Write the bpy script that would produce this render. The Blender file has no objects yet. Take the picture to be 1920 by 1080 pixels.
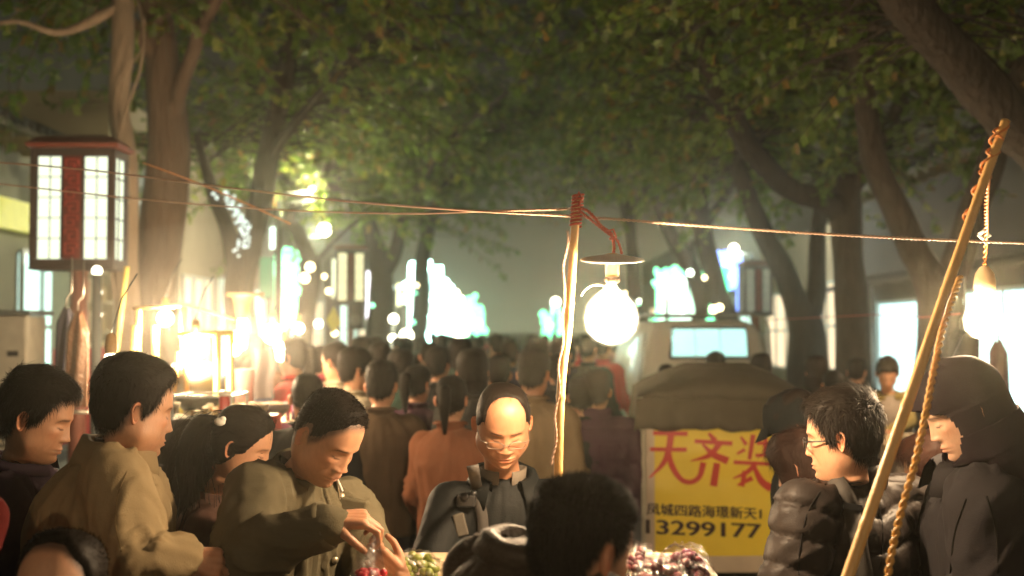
import bpy, bmesh, math, random
import numpy as np
from mathutils import Vector, Matrix, noise, Euler

random.seed(11); np.random.seed(11)
SC = bpy.context.scene
COL = SC.collection
R = math.radians

# ------------------------------------------------------------------ camera, sky, exposure
CAMZ = 1.85
FPX = 2100.0
PITCH = math.atan(80.0 / FPX)
cam_d = bpy.data.cameras.new('camera'); cam = bpy.data.objects.new('camera', cam_d); COL.objects.link(cam)
cam.location = (0, 0, CAMZ); cam.rotation_euler = (R(90) + PITCH, 0, 0)
cam_d.sensor_width = 36.0; cam_d.lens = 36.0 * FPX / 1920.0
cam_d.clip_start = 0.1; cam_d.clip_end = 1500
cam_d.dof.use_dof = True; cam_d.dof.focus_distance = 3.15; cam_d.dof.aperture_fstop = 2.2
SC.camera = cam
SC.view_settings.view_transform = 'Standard'; SC.view_settings.look = 'None'
SC.view_settings.exposure = 0.12; SC.view_settings.gamma = 1.0; SC.view_settings.use_curve_mapping = False
SC.cycles.use_denoising = True
SC.cycles.max_bounces = 8; SC.cycles.transparent_max_bounces = 24; SC.cycles.volume_bounces = 0
SC.cycles.sample_clamp_indirect = 4.0; SC.cycles.caustics_reflective = False; SC.cycles.caustics_refractive = False

world = bpy.data.worlds.new('World'); SC.world = world; world.use_nodes = True
def make_world():
    nt = world.node_tree; nt.nodes.clear()
    out = nt.nodes.new('ShaderNodeOutputWorld')
    sky = nt.nodes.new('ShaderNodeTexSky'); sky.sky_type = 'NISHITA'; sky.sun_disc = False
    sky.sun_elevation = R(-4); sky.sun_rotation = R(200)
    b1 = nt.nodes.new('ShaderNodeBackground'); b1.inputs['Strength'].default_value = 0.02
    nt.links.new(sky.outputs['Color'], b1.inputs['Color'])
    # town light scattered back by the night haze: brightest low over the horizon all round
    tc = nt.nodes.new('ShaderNodeTexCoord'); sx = nt.nodes.new('ShaderNodeSeparateXYZ')
    nt.links.new(tc.outputs['Generated'], sx.inputs[0])
    rp = nt.nodes.new('ShaderNodeValToRGB'); cr = rp.color_ramp
    cr.elements[0].position = 0.0; cr.elements[0].color = (0.24, 0.24, 0.15, 1)
    cr.elements[1].position = 1.0; cr.elements[1].color = (0.006, 0.006, 0.007, 1)
    for p, c in ((0.05, (0.15, 0.146, 0.092)), (0.13, (0.060, 0.058, 0.034)), (0.20, (0.033, 0.032, 0.020)), (0.27, (0.018, 0.018, 0.013))):
        e = cr.elements.new(p); e.color = (*c, 1)
    nt.links.new(sx.outputs['Z'], rp.inputs['Fac'])
    b2 = nt.nodes.new('ShaderNodeBackground'); b2.inputs['Strength'].default_value = 1.0
    nt.links.new(rp.outputs['Color'], b2.inputs['Color'])
    ad = nt.nodes.new('ShaderNodeAddShader')
    nt.links.new(b1.outputs[0], ad.inputs[0]); nt.links.new(b2.outputs[0], ad.inputs[1])
    nt.links.new(ad.outputs[0], out.inputs['Surface'])
make_world()

# ------------------------------------------------------------------ helpers
def P(px, py, d):
    """world point seen at photo pixel (px, py), d metres down the street"""
    u = (px - 960.0) / FPX; v = (540.0 - py) / FPX
    y = math.cos(PITCH) - v * math.sin(PITCH); z = math.sin(PITCH) + v * math.cos(PITCH)
    return Vector((u / y * d, d, CAMZ + z / y * d))

_mats = {}
def mat(name, col, rough=0.7, metal=0.0, noise_amt=0.25, nscale=8.0, bump=0.0, bscale=60.0, emit=None, estr=0.0,
        spec=0.5, sheen=0.0, coat=0.0, stretch=None, bdist=0.01):
    if name in _mats: return _mats[name]
    m = bpy.data.materials.new(name); m.use_nodes = True; nt = m.node_tree
    b = nt.nodes['Principled BSDF']
    b.inputs['Roughness'].default_value = rough; b.inputs['Metallic'].default_value = metal
    b.inputs['Specular IOR Level'].default_value = spec
    if sheen > .3: b.inputs['Sheen Weight'].default_value = sheen
    if coat: b.inputs['Coat Weight'].default_value = coat
    tc = nt.nodes.new('ShaderNodeTexCoord')
    mp = nt.nodes.new('ShaderNodeMapping'); nt.links.new(tc.outputs['Object'], mp.inputs['Vector'])
    if stretch: mp.inputs['Scale'].default_value = stretch
    n = nt.nodes.new('ShaderNodeTexNoise'); n.inputs['Scale'].default_value = nscale; n.inputs['Detail'].default_value = 5
    nt.links.new(mp.outputs['Vector'], n.inputs['Vector'])
    mx = nt.nodes.new('ShaderNodeMix'); mx.data_type = 'RGBA'
    mx.inputs['A'].default_value = (*[c * (1 - noise_amt) for c in col], 1)
    mx.inputs['B'].default_value = (*[min(1, c * (1 + noise_amt)) for c in col], 1)
    nt.links.new(n.outputs['Fac'], mx.inputs['Factor']); nt.links.new(mx.outputs['Result'], b.inputs['Base Color'])
    if bump:
        n2 = nt.nodes.new('ShaderNodeTexNoise'); n2.inputs['Scale'].default_value = bscale; n2.inputs['Detail'].default_value = 3
        nt.links.new(mp.outputs['Vector'], n2.inputs['Vector'])
        bp = nt.nodes.new('ShaderNodeBump'); bp.inputs['Strength'].default_value = bump; bp.inputs['Distance'].default_value = bdist
        nt.links.new(n2.outputs['Fac'], bp.inputs['Height']); nt.links.new(bp.outputs['Normal'], b.inputs['Normal'])
    if emit:
        b.inputs['Emission Color'].default_value = (*emit, 1); b.inputs['Emission Strength'].default_value = estr
    _mats[name] = m
    return m

def glow_mat(name, col, strength, transparent=False):
    if name in _mats: return _mats[name]
    m = bpy.data.materials.new(name); m.use_nodes = True; nt = m.node_tree; nt.nodes.clear()
    out = nt.nodes.new('ShaderNodeOutputMaterial'); e = nt.nodes.new('ShaderNodeEmission')
    e.inputs['Color'].default_value = (*col, 1); e.inputs['Strength'].default_value = strength
    if transparent:
        t = nt.nodes.new('ShaderNodeBsdfTransparent'); a = nt.nodes.new('ShaderNodeAddShader')
        nt.links.new(e.outputs[0], a.inputs[0]); nt.links.new(t.outputs[0], a.inputs[1]); nt.links.new(a.outputs[0], out.inputs[0])
        m.cycles.emission_sampling = 'NONE'
        lw = nt.nodes.new('ShaderNodeLayerWeight'); lw.inputs['Blend'].default_value = .5          # bright filament core, thinner glow at the glass rim
        mr = nt.nodes.new('ShaderNodeMapRange'); mr.interpolation_type = 'SMOOTHERSTEP'; mr.inputs['From Min'].default_value = .0; mr.inputs['From Max'].default_value = .72
        mr.inputs['To Min'].default_value = strength; mr.inputs['To Max'].default_value = .10; nt.links.new(lw.outputs['Facing'], mr.inputs['Value']); nt.links.new(mr.outputs[0], e.inputs['Strength'])
    else:
        nt.links.new(e.outputs[0], out.inputs[0])
    _mats[name] = m
    return m

def tag(o, label=None, cat=None, group=None, kind=None):
    if label: o['label'] = label
    if cat: o['category'] = cat
    if group: o['group'] = group
    if kind: o['kind'] = kind
    return o

def empty(name, loc=(0, 0, 0), label=None, cat=None, group=None, rz=0):
    o = bpy.data.objects.new(name, None); o.empty_display_size = 0.1; COL.objects.link(o)
    o.location = loc; o.rotation_euler = (0, 0, rz)
    return tag(o, label, cat, group)

def link_mesh(name, me, m=None, parent=None, loc=None, world_space=True):
    o = bpy.data.objects.new(name, me); COL.objects.link(o)
    if m is not None and len(me.materials) == 0:
        for k in (m if isinstance(m, (list, tuple)) else [m]): me.materials.append(k)
    if parent is not None:
        o.parent = parent
        if world_space:
            o.matrix_parent_inverse = (Matrix.Translation(parent.location) @ parent.rotation_euler.to_matrix().to_4x4()).inverted()
    if loc is not None: o.location = loc
    return o

def rotnp(r): return np.array(r.to_matrix() if hasattr(r, 'to_matrix') else r)
class MB:
    """collects shapes for one mesh object"""
    def __init__(s): s.v = []; s.f = []; s.n = 0; s.smooth = []; s.mi = []
    def add(s, v, f, smooth=True, mi=0):
        v = np.asarray(v, float).reshape(-1, 3)
        s.v.append(v); s.f += [tuple(int(i) + s.n for i in q) for q in f]
        s.smooth += [smooth] * len(f); s.mi += [mi] * len(f); s.n += len(v); return s
    def box(s, c, size, rot=None, mi=0, taper=1.0):
        hx, hy, hz = [k / 2 for k in size]
        v = np.array([(x * (taper if z > 0 else 1), y * (taper if z > 0 else 1), z) for x in (-hx, hx) for y in (-hy, hy) for z in (-hz, hz)])
        if rot is not None:
            M3 = rotnp(rot); v = v @ M3.T
        v = v + np.array(c)
        return s.add(v, [(0, 1, 3, 2), (4, 6, 7, 5), (0, 4, 5, 1), (2, 3, 7, 6), (0, 2, 6, 4), (1, 5, 7, 3)], False, mi)
    def tube(s, pts, rad, seg=8, cap=True, mi=0, flat=1.0):
        pts = [Vector(p) for p in pts]; n = len(pts)
        rad = [rad] * n if isinstance(rad, (int, float)) else list(rad)
        tans = [(pts[min(i + 1, n - 1)] - pts[max(i - 1, 0)]).normalized() for i in range(n)]
        up = Vector((0, 0, 1)) if abs(tans[0].z) < 0.9 else Vector((1, 0, 0))
        a = tans[0].cross(up).normalized(); V = []
        for i in range(n):
            t = tans[i]; a = (a - t * a.dot(t)).normalized(); b = t.cross(a)
            for k in range(seg):
                th = 2 * math.pi * k / seg
                V.append(pts[i] + a * math.cos(th) * rad[i] + b * math.sin(th) * rad[i] * flat)
        F = [(i * seg + k, i * seg + (k + 1) % seg, (i + 1) * seg + (k + 1) % seg, (i + 1) * seg + k) for i in range(n - 1) for k in range(seg)]
        if cap: F.append(tuple(range(seg))[::-1]); F.append(tuple((n - 1) * seg + k for k in range(seg)))
        return s.add([tuple(p) for p in V], F, True, mi)
    def ball(s, c, r, seg=16, rings=10, mi=0, rot=None):
        r = (r, r, r) if isinstance(r, (int, float)) else r
        V = [(0, 0, r[2])]
        for i in range(1, rings):
            ph = math.pi * i / rings
            for k in range(seg):
                th = 2 * math.pi * k / seg
                V.append((r[0] * math.sin(ph) * math.cos(th), r[1] * math.sin(ph) * math.sin(th), r[2] * math.cos(ph)))
        V.append((0, 0, -r[2])); V = np.array(V)
        if rot is not None: V = V @ rotnp(rot).T
        F = [(0, 1 + k, 1 + (k + 1) % seg) for k in range(seg)]
        for i in range(rings - 2):
            for k in range(seg):
                a = 1 + i * seg + k; b = 1 + i * seg + (k + 1) % seg
                F.append((a, a + seg, b + seg, b))
        l = len(V) - 1
        F += [(l, l - seg + (k + 1) % seg, l - seg + k) for k in range(seg)]
        return s.add(V + np.array(c), F, True, mi)
    def capsule(s, p0, r0, p1, r1, seg=14):
        p0 = Vector(p0); p1 = Vector(p1); d = (p1 - p0); L = d.length; t = d / L if L > 1e-6 else Vector((0, 0, 1))
        pts = []; rr = []
        for a in (-80, -60, -35, 0): pts.append(p0 + t * math.sin(R(a)) * r0); rr.append(max(r0 * math.cos(R(a)), 0.001))
        for a in (0, 35, 60, 80): pts.append(p1 + t * math.sin(R(a)) * r1); rr.append(max(r1 * math.cos(R(a)), 0.001))
        if L < 1e-6: return s.ball(p0, r0)
        return s.tube(pts, rr, seg)
    def lathe(s, c, prof, seg=20, mi=0, rot=None):
        V = np.array([(r * math.cos(2 * math.pi * k / seg), r * math.sin(2 * math.pi * k / seg), z) for r, z in prof for k in range(seg)])
        if rot is not None: V = V @ rotnp(rot).T
        F = [(i * seg + k, i * seg + (k + 1) % seg, (i + 1) * seg + (k + 1) % seg, (i + 1) * seg + k) for i in range(len(prof) - 1) for k in range(seg)]
        return s.add(V + np.array(c), F, True, mi)
    def sheet(s, grid, mi=0, smooth=True):
        grid = np.asarray(grid); n, m = grid.shape[:2]
        F = [(i * m + j, i * m + j + 1, (i + 1) * m + j + 1, (i + 1) * m + j) for i in range(n - 1) for j in range(m - 1)]
        return s.add(grid.reshape(-1, 3), F, smooth, mi)
    def mesh(s, name='mesh'):
        me = bpy.data.meshes.new(name)
        V = np.concatenate(s.v) if s.v else np.zeros((0, 3))
        me.from_pydata(V.tolist(), [], s.f); me.polygons.foreach_set('use_smooth', s.smooth)
        me.polygons.foreach_set('material_index', s.mi); me.update()
        return me
    def build(s, name, m, parent=None, world_space=True, bevel=0.0):
        o = link_mesh(name, s.mesh(name), m, parent, world_space=world_space)
        if bevel:
            b = o.modifiers.new('bevel', 'BEVEL'); b.width = bevel; b.segments = 2; b.limit_method = 'ANGLE'
        return o

def catmull(pts, sub=6):
    pts = [np.array(p, float) for p in pts]
    Q = [2 * pts[0] - pts[1]] + pts + [2 * pts[-1] - pts[-2]]; out = []
    for i in range(1, len(Q) - 2):
        a, b, c, d = Q[i - 1:i + 3]
        for k in range(sub):
            t = k / sub
            out.append(0.5 * ((2 * b) + (c - a) * t + (2 * a - 5 * b + 4 * c - d) * t * t + (3 * b - a - 3 * c + d) * t ** 3))
    out.append(pts[-1]); return out

def remesh(mb, voxel, smooth_it=6, sm_f=0.5):
    me = mb.mesh('tmp'); o = bpy.data.objects.new('tmp', me); COL.objects.link(o)
    r = o.modifiers.new('r', 'REMESH'); r.mode = 'VOXEL'; r.voxel_size = voxel; r.use_smooth_shade = True
    if smooth_it:
        sm = o.modifiers.new('s', 'SMOOTH'); sm.factor = sm_f; sm.iterations = smooth_it
    dg = bpy.context.evaluated_depsgraph_get()
    out = bpy.data.meshes.new_from_object(o.evaluated_get(dg))
    bpy.data.objects.remove(o); bpy.data.meshes.remove(me)
    return out

def get_v(me):
    a = np.empty(len(me.vertices) * 3); me.vertices.foreach_get('co', a); return a.reshape(-1, 3)
def set_v(me, a): me.vertices.foreach_set('co', np.ascontiguousarray(a).ravel()); me.update()
def get_n(me):
    a = np.empty(len(me.vertices) * 3); me.vertices.foreach_get('normal', a); return a.reshape(-1, 3)

# vectorised smooth value noise
_perm = np.random.RandomState(5).rand(64, 64, 64)
def vnoise(p):
    p = np.asarray(p); i = np.floor(p).astype(int); f = p - i; f = f * f * (3 - 2 * f)
    def g(a, b, c): return _perm[(i[..., 0] + a) & 63, (i[..., 1] + b) & 63, (i[..., 2] + c) & 63]
    x0 = g(0,0,0)*(1-f[...,0])+g(1,0,0)*f[...,0]; x1 = g(0,1,0)*(1-f[...,0])+g(1,1,0)*f[...,0]
    x2 = g(0,0,1)*(1-f[...,0])+g(1,0,1)*f[...,0]; x3 = g(0,1,1)*(1-f[...,0])+g(1,1,1)*f[...,0]
    y0 = x0*(1-f[...,1])+x1*f[...,1]; y1 = x2*(1-f[...,1])+x3*f[...,1]
    return (y0*(1-f[...,2])+y1*f[...,2]) * 2 - 1

# ------------------------------------------------------------------ head
HK = np.array([
 # fy     fz     by     bz    hw    pinch
 (-.004,  .1215, .014,  .1215, .005, 0),
 (-.034,  .116,  .048,  .114, .036, 0),
 (-.060,  .102,  .076,  .099, .056, 0),
 (-.078,  .082,  .091,  .077, .0675, .02),
 (-.088,  .057,  .098,  .048, .0745, .05),
 (-.0925, .032,  .098,  .018, .0765, .08),
 (-.0915, .010,  .092, -.010, .0755, .10),
 (-.090, -.015,  .080, -.034, .0735, .12),
 (-.089, -.040,  .068, -.055, .0700, .16),
 (-.0885,-.062,  .060, -.072, .0650, .22),
 (-.0875,-.082,  .056, -.084, .0590, .30),
 (-.084, -.100,  .054, -.093, .0530, .36),
 (-.074, -.113,  .053, -.100, .0490, .38),
 (-.052, -.119,  .053, -.107, .0480, .30),
 (-.034, -.122,  .053, -.116, .0490, .10),
 (-.029, -.140,  .055, -.134, .0510, 0),
 (-.028, -.170,  .060, -.164, .0530, 0),
 (-.032, -.205,  .068, -.196, .0600, 0),
 (-.045, -.240,  .080, -.230, .0850, 0)])
def head_grid(nr, ns):
    t = np.linspace(0, len(HK) - 1, nr)
    Q = np.vstack([2 * HK[0] - HK[1], HK, 2 * HK[-1] - HK[-2]])
    i = np.minimum(t.astype(int), len(HK) - 2); f = (t - i)[:, None]
    a, b, c, d = Q[i], Q[i + 1], Q[i + 2], Q[i + 3]
    K = 0.5 * ((2 * b) + (c - a) * f + (2 * a - 5 * b + 4 * c - d) * f ** 2 + (3 * b - a - 3 * c + d) * f ** 3)
    th = np.linspace(-math.pi, math.pi, ns, endpoint=False)
    th = th - 0.45 * np.sin(th)                        # more segments across the face
    ca, sa = np.cos(th)[None], np.sin(th)[None]
    fy, fz, by, bz, hw, pn = [K[:, k:k + 1] for k in range(6)]
    y = (fy + by) / 2 + (fy - by) / 2 * ca
    z = (fz + bz) / 2 + (fz - bz) / 2 * ca
    x = np.abs(hw) * np.sign(sa) * np.abs(sa) ** 0.92 * (1 - pn * np.clip(ca, 0, 1) ** 1.3)
    V = np.stack([x, y, z], -1)
    return V, th
def G(d, s): return np.exp(-(d / s) ** 2)
def face_detail(V, th, female=False, fat=0.0):
    x, y, z = V[..., 0].copy(), V[..., 1].copy(), V[..., 2].copy()
    fr = np.clip(np.cos(th)[None] * 2.2, 0, 1); ax = np.abs(x); dy = np.zeros_like(x)
    dy += .0105 * G(ax - .031, .017) * G(z - .004, .0115)             # sockets
    dy -= .0040 * G(ax - .027, .020) * G(z - .025, .0075) * (0.5 if female else 1)
    dy -= .0068 * G(ax - .031, .0115) * G(z - .001, .0078)            # closed lids over the eyes
    dy += .0022 * G(ax - .031, .013) * G(z + .0058 + 1.5 * (ax - .031) ** 2 * 10, .0016)
    dy += .0015 * G(ax - .031, .014) * G(z - .010, .0018)
    zz = np.clip((.014 - z) / .049, 0, 1)                              # nose ramp, bridge to tip
    fall = 1 / (1 + np.exp(-(z + .0395) / .0018))
    wd = .0075 + .0060 * zz
    dy -= (.003 + .0185 * zz ** 1.3) * np.clip((.030 - z) / .02, 0, 1) * fall * G(ax, wd)
    dy -= .0085 * G(ax - .0135, .0062) * G(z + .0355, .0062)
    dy += .0040 * G(ax - .007, .0035) * G(z + .0425, .0025)           # nostrils
    dy += .0016 * G(ax, .0035) * G(z + .053, .006)
    dy -= .0035 * G(ax, .026) * G(z + .066, .014)                      # muzzle
    dy -= .0050 * G(ax, .0185) * G(z + .0628, .0036)
    dy -= .0058 * G(ax, .0165) * G(z + .0732, .0044)
    dy += .0045 * G(ax, .0225) * G(z + .0678, .0015)
    dy += .0035 * G(ax, .018) * G(z + .0835, .005)
    dy -= .0055 * G(ax, .017) * G(z + .099, .010)
    dy -= .0045 * G(ax - .044, .017) * G(z + .017, .014)
    dy += .0022 * G(ax - .033 - (-.040 - z) * .3, .004) * np.clip((-.036 - z) / .01, 0, 1) * np.clip((z + .072) / .01, 0, 1)
    V = V.copy(); V[..., 1] += dy * fr
    V[..., 0] += x * .05 * fat + np.sign(x) * (.005 + .004 * fat) * G(z + .060, .035) * fat
    jl = G(z + .07, .03) * (1 - fr) * np.clip(-y / .05 + .8, 0, 1)
    V[..., 0] += np.sign(x) * .004 * jl * (0 if female else 1)
    return V
def face_color(V, th, skin, brow=1.0, lip=1.0, stubble=0.0, scalp=None):
    x, z = V[..., 0], V[..., 2]; ax = np.abs(x); fr = np.clip(np.cos(th)[None] * 2.2, 0, 1)
    C = np.ones(V.shape) * np.array(skin)
    def mixc(m, c):
        m = np.clip(m, 0, 1)[..., None]; return C * (1 - m) + np.array(c) * m
    C = mixc(.35 * (G(ax, .016) * G(z + .030, .014) + G(ax - .045, .018) * G(z + .022, .016)) * fr, (skin[0] * 1.05, skin[1] * .72, skin[2] * .62))
    C = mixc(.85 * lip * (G(ax, .020) * (G(z + .0630, .0040) + G(z + .0730, .0046))) * fr, (skin[0] * .72, skin[1] * .42, skin[2] * .40))
    C = mixc(1.0 * G(ax, .023) * G(z + .0680, .0016) * fr, (skin[0] * .25, skin[1] * .12, skin[2] * .1))
    bz = .0235 - .001 * np.clip((ax - .012) / .03, 0, 1) - 8 * np.clip(ax - .036, 0, 1) ** 2 * 8
    C = mixc(.9 * brow * G(z - bz, .0038) * np.clip((ax - .010) / .006, 0, 1) * np.clip((.052 - ax) / .010, 0, 1) * fr, (.03, .02, .015))
    C = mixc(.9 * G(z + .0052 - 0.004 * (ax > .035), .0017) * np.clip((ax - .017) / .005, 0, 1) * np.clip((.046 - ax) / .005, 0, 1) * fr, (.02, .012, .01))
    C = mixc(.8 * G(ax - .007, .0035) * G(z + .0430, .0024) * fr, (.08, .03, .02))
    if scalp and scalp != 'bald':
        zl = hairline(th, scalp)[None]; C = mixc(.80 * np.clip((z - zl + .010) / .016, 0, 1), (.05, .035, .028))
    if stubble: C = mixc(stubble * np.clip((-.045 - z) / .02, 0, 1) * np.clip(np.cos(th)[None] + .7, 0, 1), [c * .6 for c in skin])
    return C
def skin_mat():
    if 'skin' in _mats: return _mats['skin']
    m = bpy.data.materials.new('skin'); m.use_nodes = True; nt = m.node_tree; b = nt.nodes['Principled BSDF']
    at = nt.nodes.new('ShaderNodeAttribute'); at.attribute_name = 'col'
    n = nt.nodes.new('ShaderNodeTexNoise'); n.inputs['Scale'].default_value = 55; n.inputs['Detail'].default_value = 6
    mr = nt.nodes.new('ShaderNodeMapRange'); mr.inputs['To Min'].default_value = .82; mr.inputs['To Max'].default_value = 1.16
    nt.links.new(n.outputs['Fac'], mr.inputs['Value'])
    mx = nt.nodes.new('ShaderNodeVectorMath'); mx.operation = 'SCALE'
    nt.links.new(at.outputs['Color'], mx.inputs[0]); nt.links.new(mr.outputs[0], mx.inputs['Scale'])
    nt.links.new(mx.outputs[0], b.inputs['Base Color'])
    b.inputs['Roughness'].default_value = .48; b.inputs['Subsurface Weight'].default_value = .25
    b.inputs['Subsurface Radius'].default_value = (1, .35, .2); b.inputs['Subsurface Scale'].default_value = .006
    n2 = nt.nodes.new('ShaderNodeTexNoise'); n2.inputs['Scale'].default_value = 400
    bp = nt.nodes.new('ShaderNodeBump'); bp.inputs['Strength'].default_value = .25; bp.inputs['Distance'].default_value = .002
    nt.links.new(n2.outputs['Fac'], bp.inputs['Height']); nt.links.new(bp.outputs[0], b.inputs['Normal'])
    _mats['skin'] = m; return m

def ear_mesh(side, res=1):
    """ear: a bowl with a rolled rim; returns verts, faces in head space"""
    nu, nv = 26, 9
    V = []; F = []
    for j in range(nv):
        r = j / (nv - 1)
        for i in range(nu):
            a = 2 * math.pi * i / nu
            ry = .0165 * (1.0 if math.sin(a) > 0 else .80); rz = .031
            yy = math.cos(a) * ry * r; zz = math.sin(a) * rz * r
            if zz < 0: yy *= (1 + zz / rz * .25)
            h = .010 * (G(np.array(r - .85), .18)) - .004 * G(np.array(r - .35), .25) + .004 * (1 - r)
            h = float(h) if r < .99 else -.004
            back = .5 + .5 * math.cos(a)
            V.append((side * (.0745 + h * (.5 + .8 * back) + .010 * back * r), .012 + yy, -.004 + zz))
    for j in range(nv - 1):
        for i in range(nu):
            F.append((j * nu + i, j * nu + (i + 1) % nu, (j + 1) * nu + (i + 1) % nu, (j + 1) * nu + i))
    # closing back skirt
    base = len(V)
    for i in range(nu):
        a = 2 * math.pi * i / nu
        V.append((side * .066, .009 + math.cos(a) * .010, -.004 + math.sin(a) * .022))
    for i in range(nu): F.append(((nv - 1) * nu + i, (nv - 1) * nu + (i + 1) % nu, base + (i + 1) % nu, base + i))
    return np.array(V), F

def grid_faces(nr, ns, capfirst=True):
    F = [(i * ns + k, i * ns + (k + 1) % ns, (i + 1) * ns + (k + 1) % ns, (i + 1) * ns + k) for i in range(nr - 1) for k in range(ns)]
    if capfirst: F.append(tuple(range(ns))[::-1])
    return F

def hairline(th, style):
    """z of the hairline at angle th (0 front, pi back)"""
    a = np.abs(th) * 180 / math.pi
    tab = {
     'short': ([0, 25, 45, 60, 72, 88, 92, 100, 125, 180], [.078, .076, .066, .040, .000, -.022, .018, .010, -.055, -.078]),
     'buzz':  ([0, 25, 42, 58, 70, 86, 92, 100, 125, 180], [.086, .082, .062, .042, .010, -.010, .024, .012, -.050, -.070]),
     'bald':  ([0, 30, 50, 62, 75, 88, 92, 100, 125, 180], [.121, .1195, .108, .085, .030, .000, .024, .012, -.050, -.070]),
     'woman': ([0, 25, 45, 60, 72, 88, 95, 110, 125, 180], [.080, .070, .050, .020, -.010, -.020, -.040, -.055, -.070, -.085]),
     'fringe':([0, 25, 40, 50, 60, 75, 95, 110, 125, 180], [.030, .034, .030, .000, -.060, -.100, -.115, -.120, -.125, -.130]),
     'bob':   ([0, 25, 40, 50, 60, 75, 95, 110, 125, 180], [.070, .060, .040, .000, -.060, -.115, -.145, -.155, -.160, -.165])}[style]
    return np.interp(a, tab[0], tab[1])
def hair_thick(V, th, style):
    z = V[..., 2]; up = np.clip((z - .02) / .09, 0, 1)
    a = np.abs(th)[None] * 180 / math.pi
    if style == 'short': return .010 + .016 * up + .004 * np.clip((a - 90) / 60, 0, 1)
    if style == 'buzz': return .005 + .005 * up
    if style == 'bald': return .007 + 0 * up
    if style == 'woman': return .009 + .007 * up
    if style == 'fringe': return .014 + .012 * up
    return .018 + .012 * up

def lin(c): return tuple(c)
def make_hair(style, M, detail=1.0, nst=4500, seed=0, col_var=None, length=None, part=0.0):
    """hair cap with individual strands; returns an MB in world space"""
    rs = np.random.RandomState(seed)
    nr, ns = (90, 72) if detail >= 1 else (44, 36)
    V, th = head_grid(nr, ns)
    zl = hairline(th, style)[None]
    wob = .004 * vnoise(np.stack([V[..., 0] * 60, V[..., 1] * 60, V[..., 2] * 60 + seed], -1))
    mask = np.clip((V[..., 2] - zl + wob) / {'bob': .02, 'buzz': .024, 'bald': .020}.get(style, .012), 0, 1)
    if style == 'bald':
        zb = hairline(th, 'buzz')[None] - .01 * 0; mask = np.clip(np.minimum(V[..., 1] + wob - (-.036 - 7 * V[..., 0] ** 2), V[..., 2] - np.minimum(zb, .03) + wob) / .018, 0, 1)
    T = hair_thick(V, th, style) * (1 + .25 * vnoise(V * 35 + seed * 3.1))
    C = np.array([0, .002, .02]); N = V - C; N[..., 2] *= .9
    low = V[..., 2] < -.05
    N[low, 2] = 0
    N /= np.linalg.norm(N, axis=-1, keepdims=True)
    keep = nr if style in ('bob', 'fringe') else int(nr * .80)
    if style in ('bob', 'fringe'): keep = int(nr * .97)
    # long styles hang straight from the widest part of the head
    W = V.copy()
    if style in ('bob', 'fringe'):
        hw = np.interp(V[..., 2], [-.2, -.1, 0], [.085, .080, .0765])
        s = np.abs(np.sin(th))[None]
        W[..., 0] = np.where(V[..., 2] < 0, np.sign(V[..., 0]) * np.maximum(np.abs(V[..., 0]), hw * s), V[..., 0])
        bk = np.cos(th)[None] < 0
        W[..., 1] = np.where((V[..., 2] < 0) & bk, np.maximum(V[..., 1], -np.cos(th)[None] * .085), W[..., 1])
    H = W + N * (T * mask - .006 * (1 - mask))[..., None]
    mb = MB()
    M3 = np.array(M); tr = lambda A: A.reshape(-1, 3) @ M3[:3, :3].T + M3[:3, 3]
    mb.add(tr(H[:keep]), grid_faces(keep, ns))
    if nst:
        nst = int(nst)
        ii = rs.randint(1, keep - 1, nst * 4); jj = rs.randint(0, ns, nst * 4)
        w = mask[ii, jj] * (0.15 + np.linalg.norm(V[ii, jj, :2], axis=-1) / .09)
        ok = rs.rand(nst * 4) < w; ii, jj = ii[ok][:nst], jj[ok][:nst]
        B = H[ii, jj] + rs.randn(len(ii), 3) * .0015 - N[ii, jj] * .002
        n = N[ii, jj]
        L = length or {'short': .030, 'buzz': .007, 'bald': .012, 'woman': .050, 'fringe': .045, 'bob': .06}[style]
        # comb direction: away from the crown, forward over the brow, down the sides
        down = np.zeros_like(n); down[:, 2] = -1
        tang = down - n * np.sum(down * n, -1, keepdims=True)
        fw = np.zeros_like(n); fw[:, 1] = -1; fw[:, 0] = part
        tf = fw - n * np.sum(fw * n, -1, keepdims=True)
        wt = np.clip((B[:, 2:3] - .06) / .05, 0, 1)
        D = tang * (1 - wt) + tf * wt
        if style == 'woman': 
            bk = np.zeros_like(n); bk[:, 1] = 1; bk[:, 2] = -.2
            D = bk - n * np.sum(bk * n, -1, keepdims=True)
        D += rs.randn(*D.shape) * .28; D /= np.linalg.norm(D, axis=-1, keepdims=True)
        lift = {'short': .38, 'buzz': 1.4, 'bald': .2, 'woman': .03, 'fringe': .06, 'bob': .04}[style]
        D = D + n * lift * (0.4 + rs.rand(len(n), 1)); D /= np.linalg.norm(D, axis=-1, keepdims=True)
        Ls = L * (.5 + rs.rand(len(n), 1) * .8)
        S = np.cross(D, n + rs.randn(*n.shape) * .3); S /= np.linalg.norm(S, axis=-1, keepdims=True) + 1e-9
        w0 = .0009 if detail >= 1 else .002
        pts = []
        for k, f in enumerate((0, .45, 1.0)):
            c = B + D * Ls * f - n * (Ls * f * f * (.45 if lift < 1 else 0))
            ww = w0 * (1 - .8 * f)
            pts += [c - S * ww, c + S * ww]
        A = np.stack(pts, 1).reshape(-1, 3); F = []
        for q in range(len(n)):
            o = q * 6; F += [(o, o + 1, o + 3, o + 2), (o + 2, o + 3, o + 5, o + 4)]
        mb.add(tr(A), F)
    return mb
def hair_mat(name='black_hair', col=(.011, .008, .006), rough=.55):
    return mat(name, col, rough=rough, noise_amt=.4, nscale=30, spec=.10)

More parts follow.
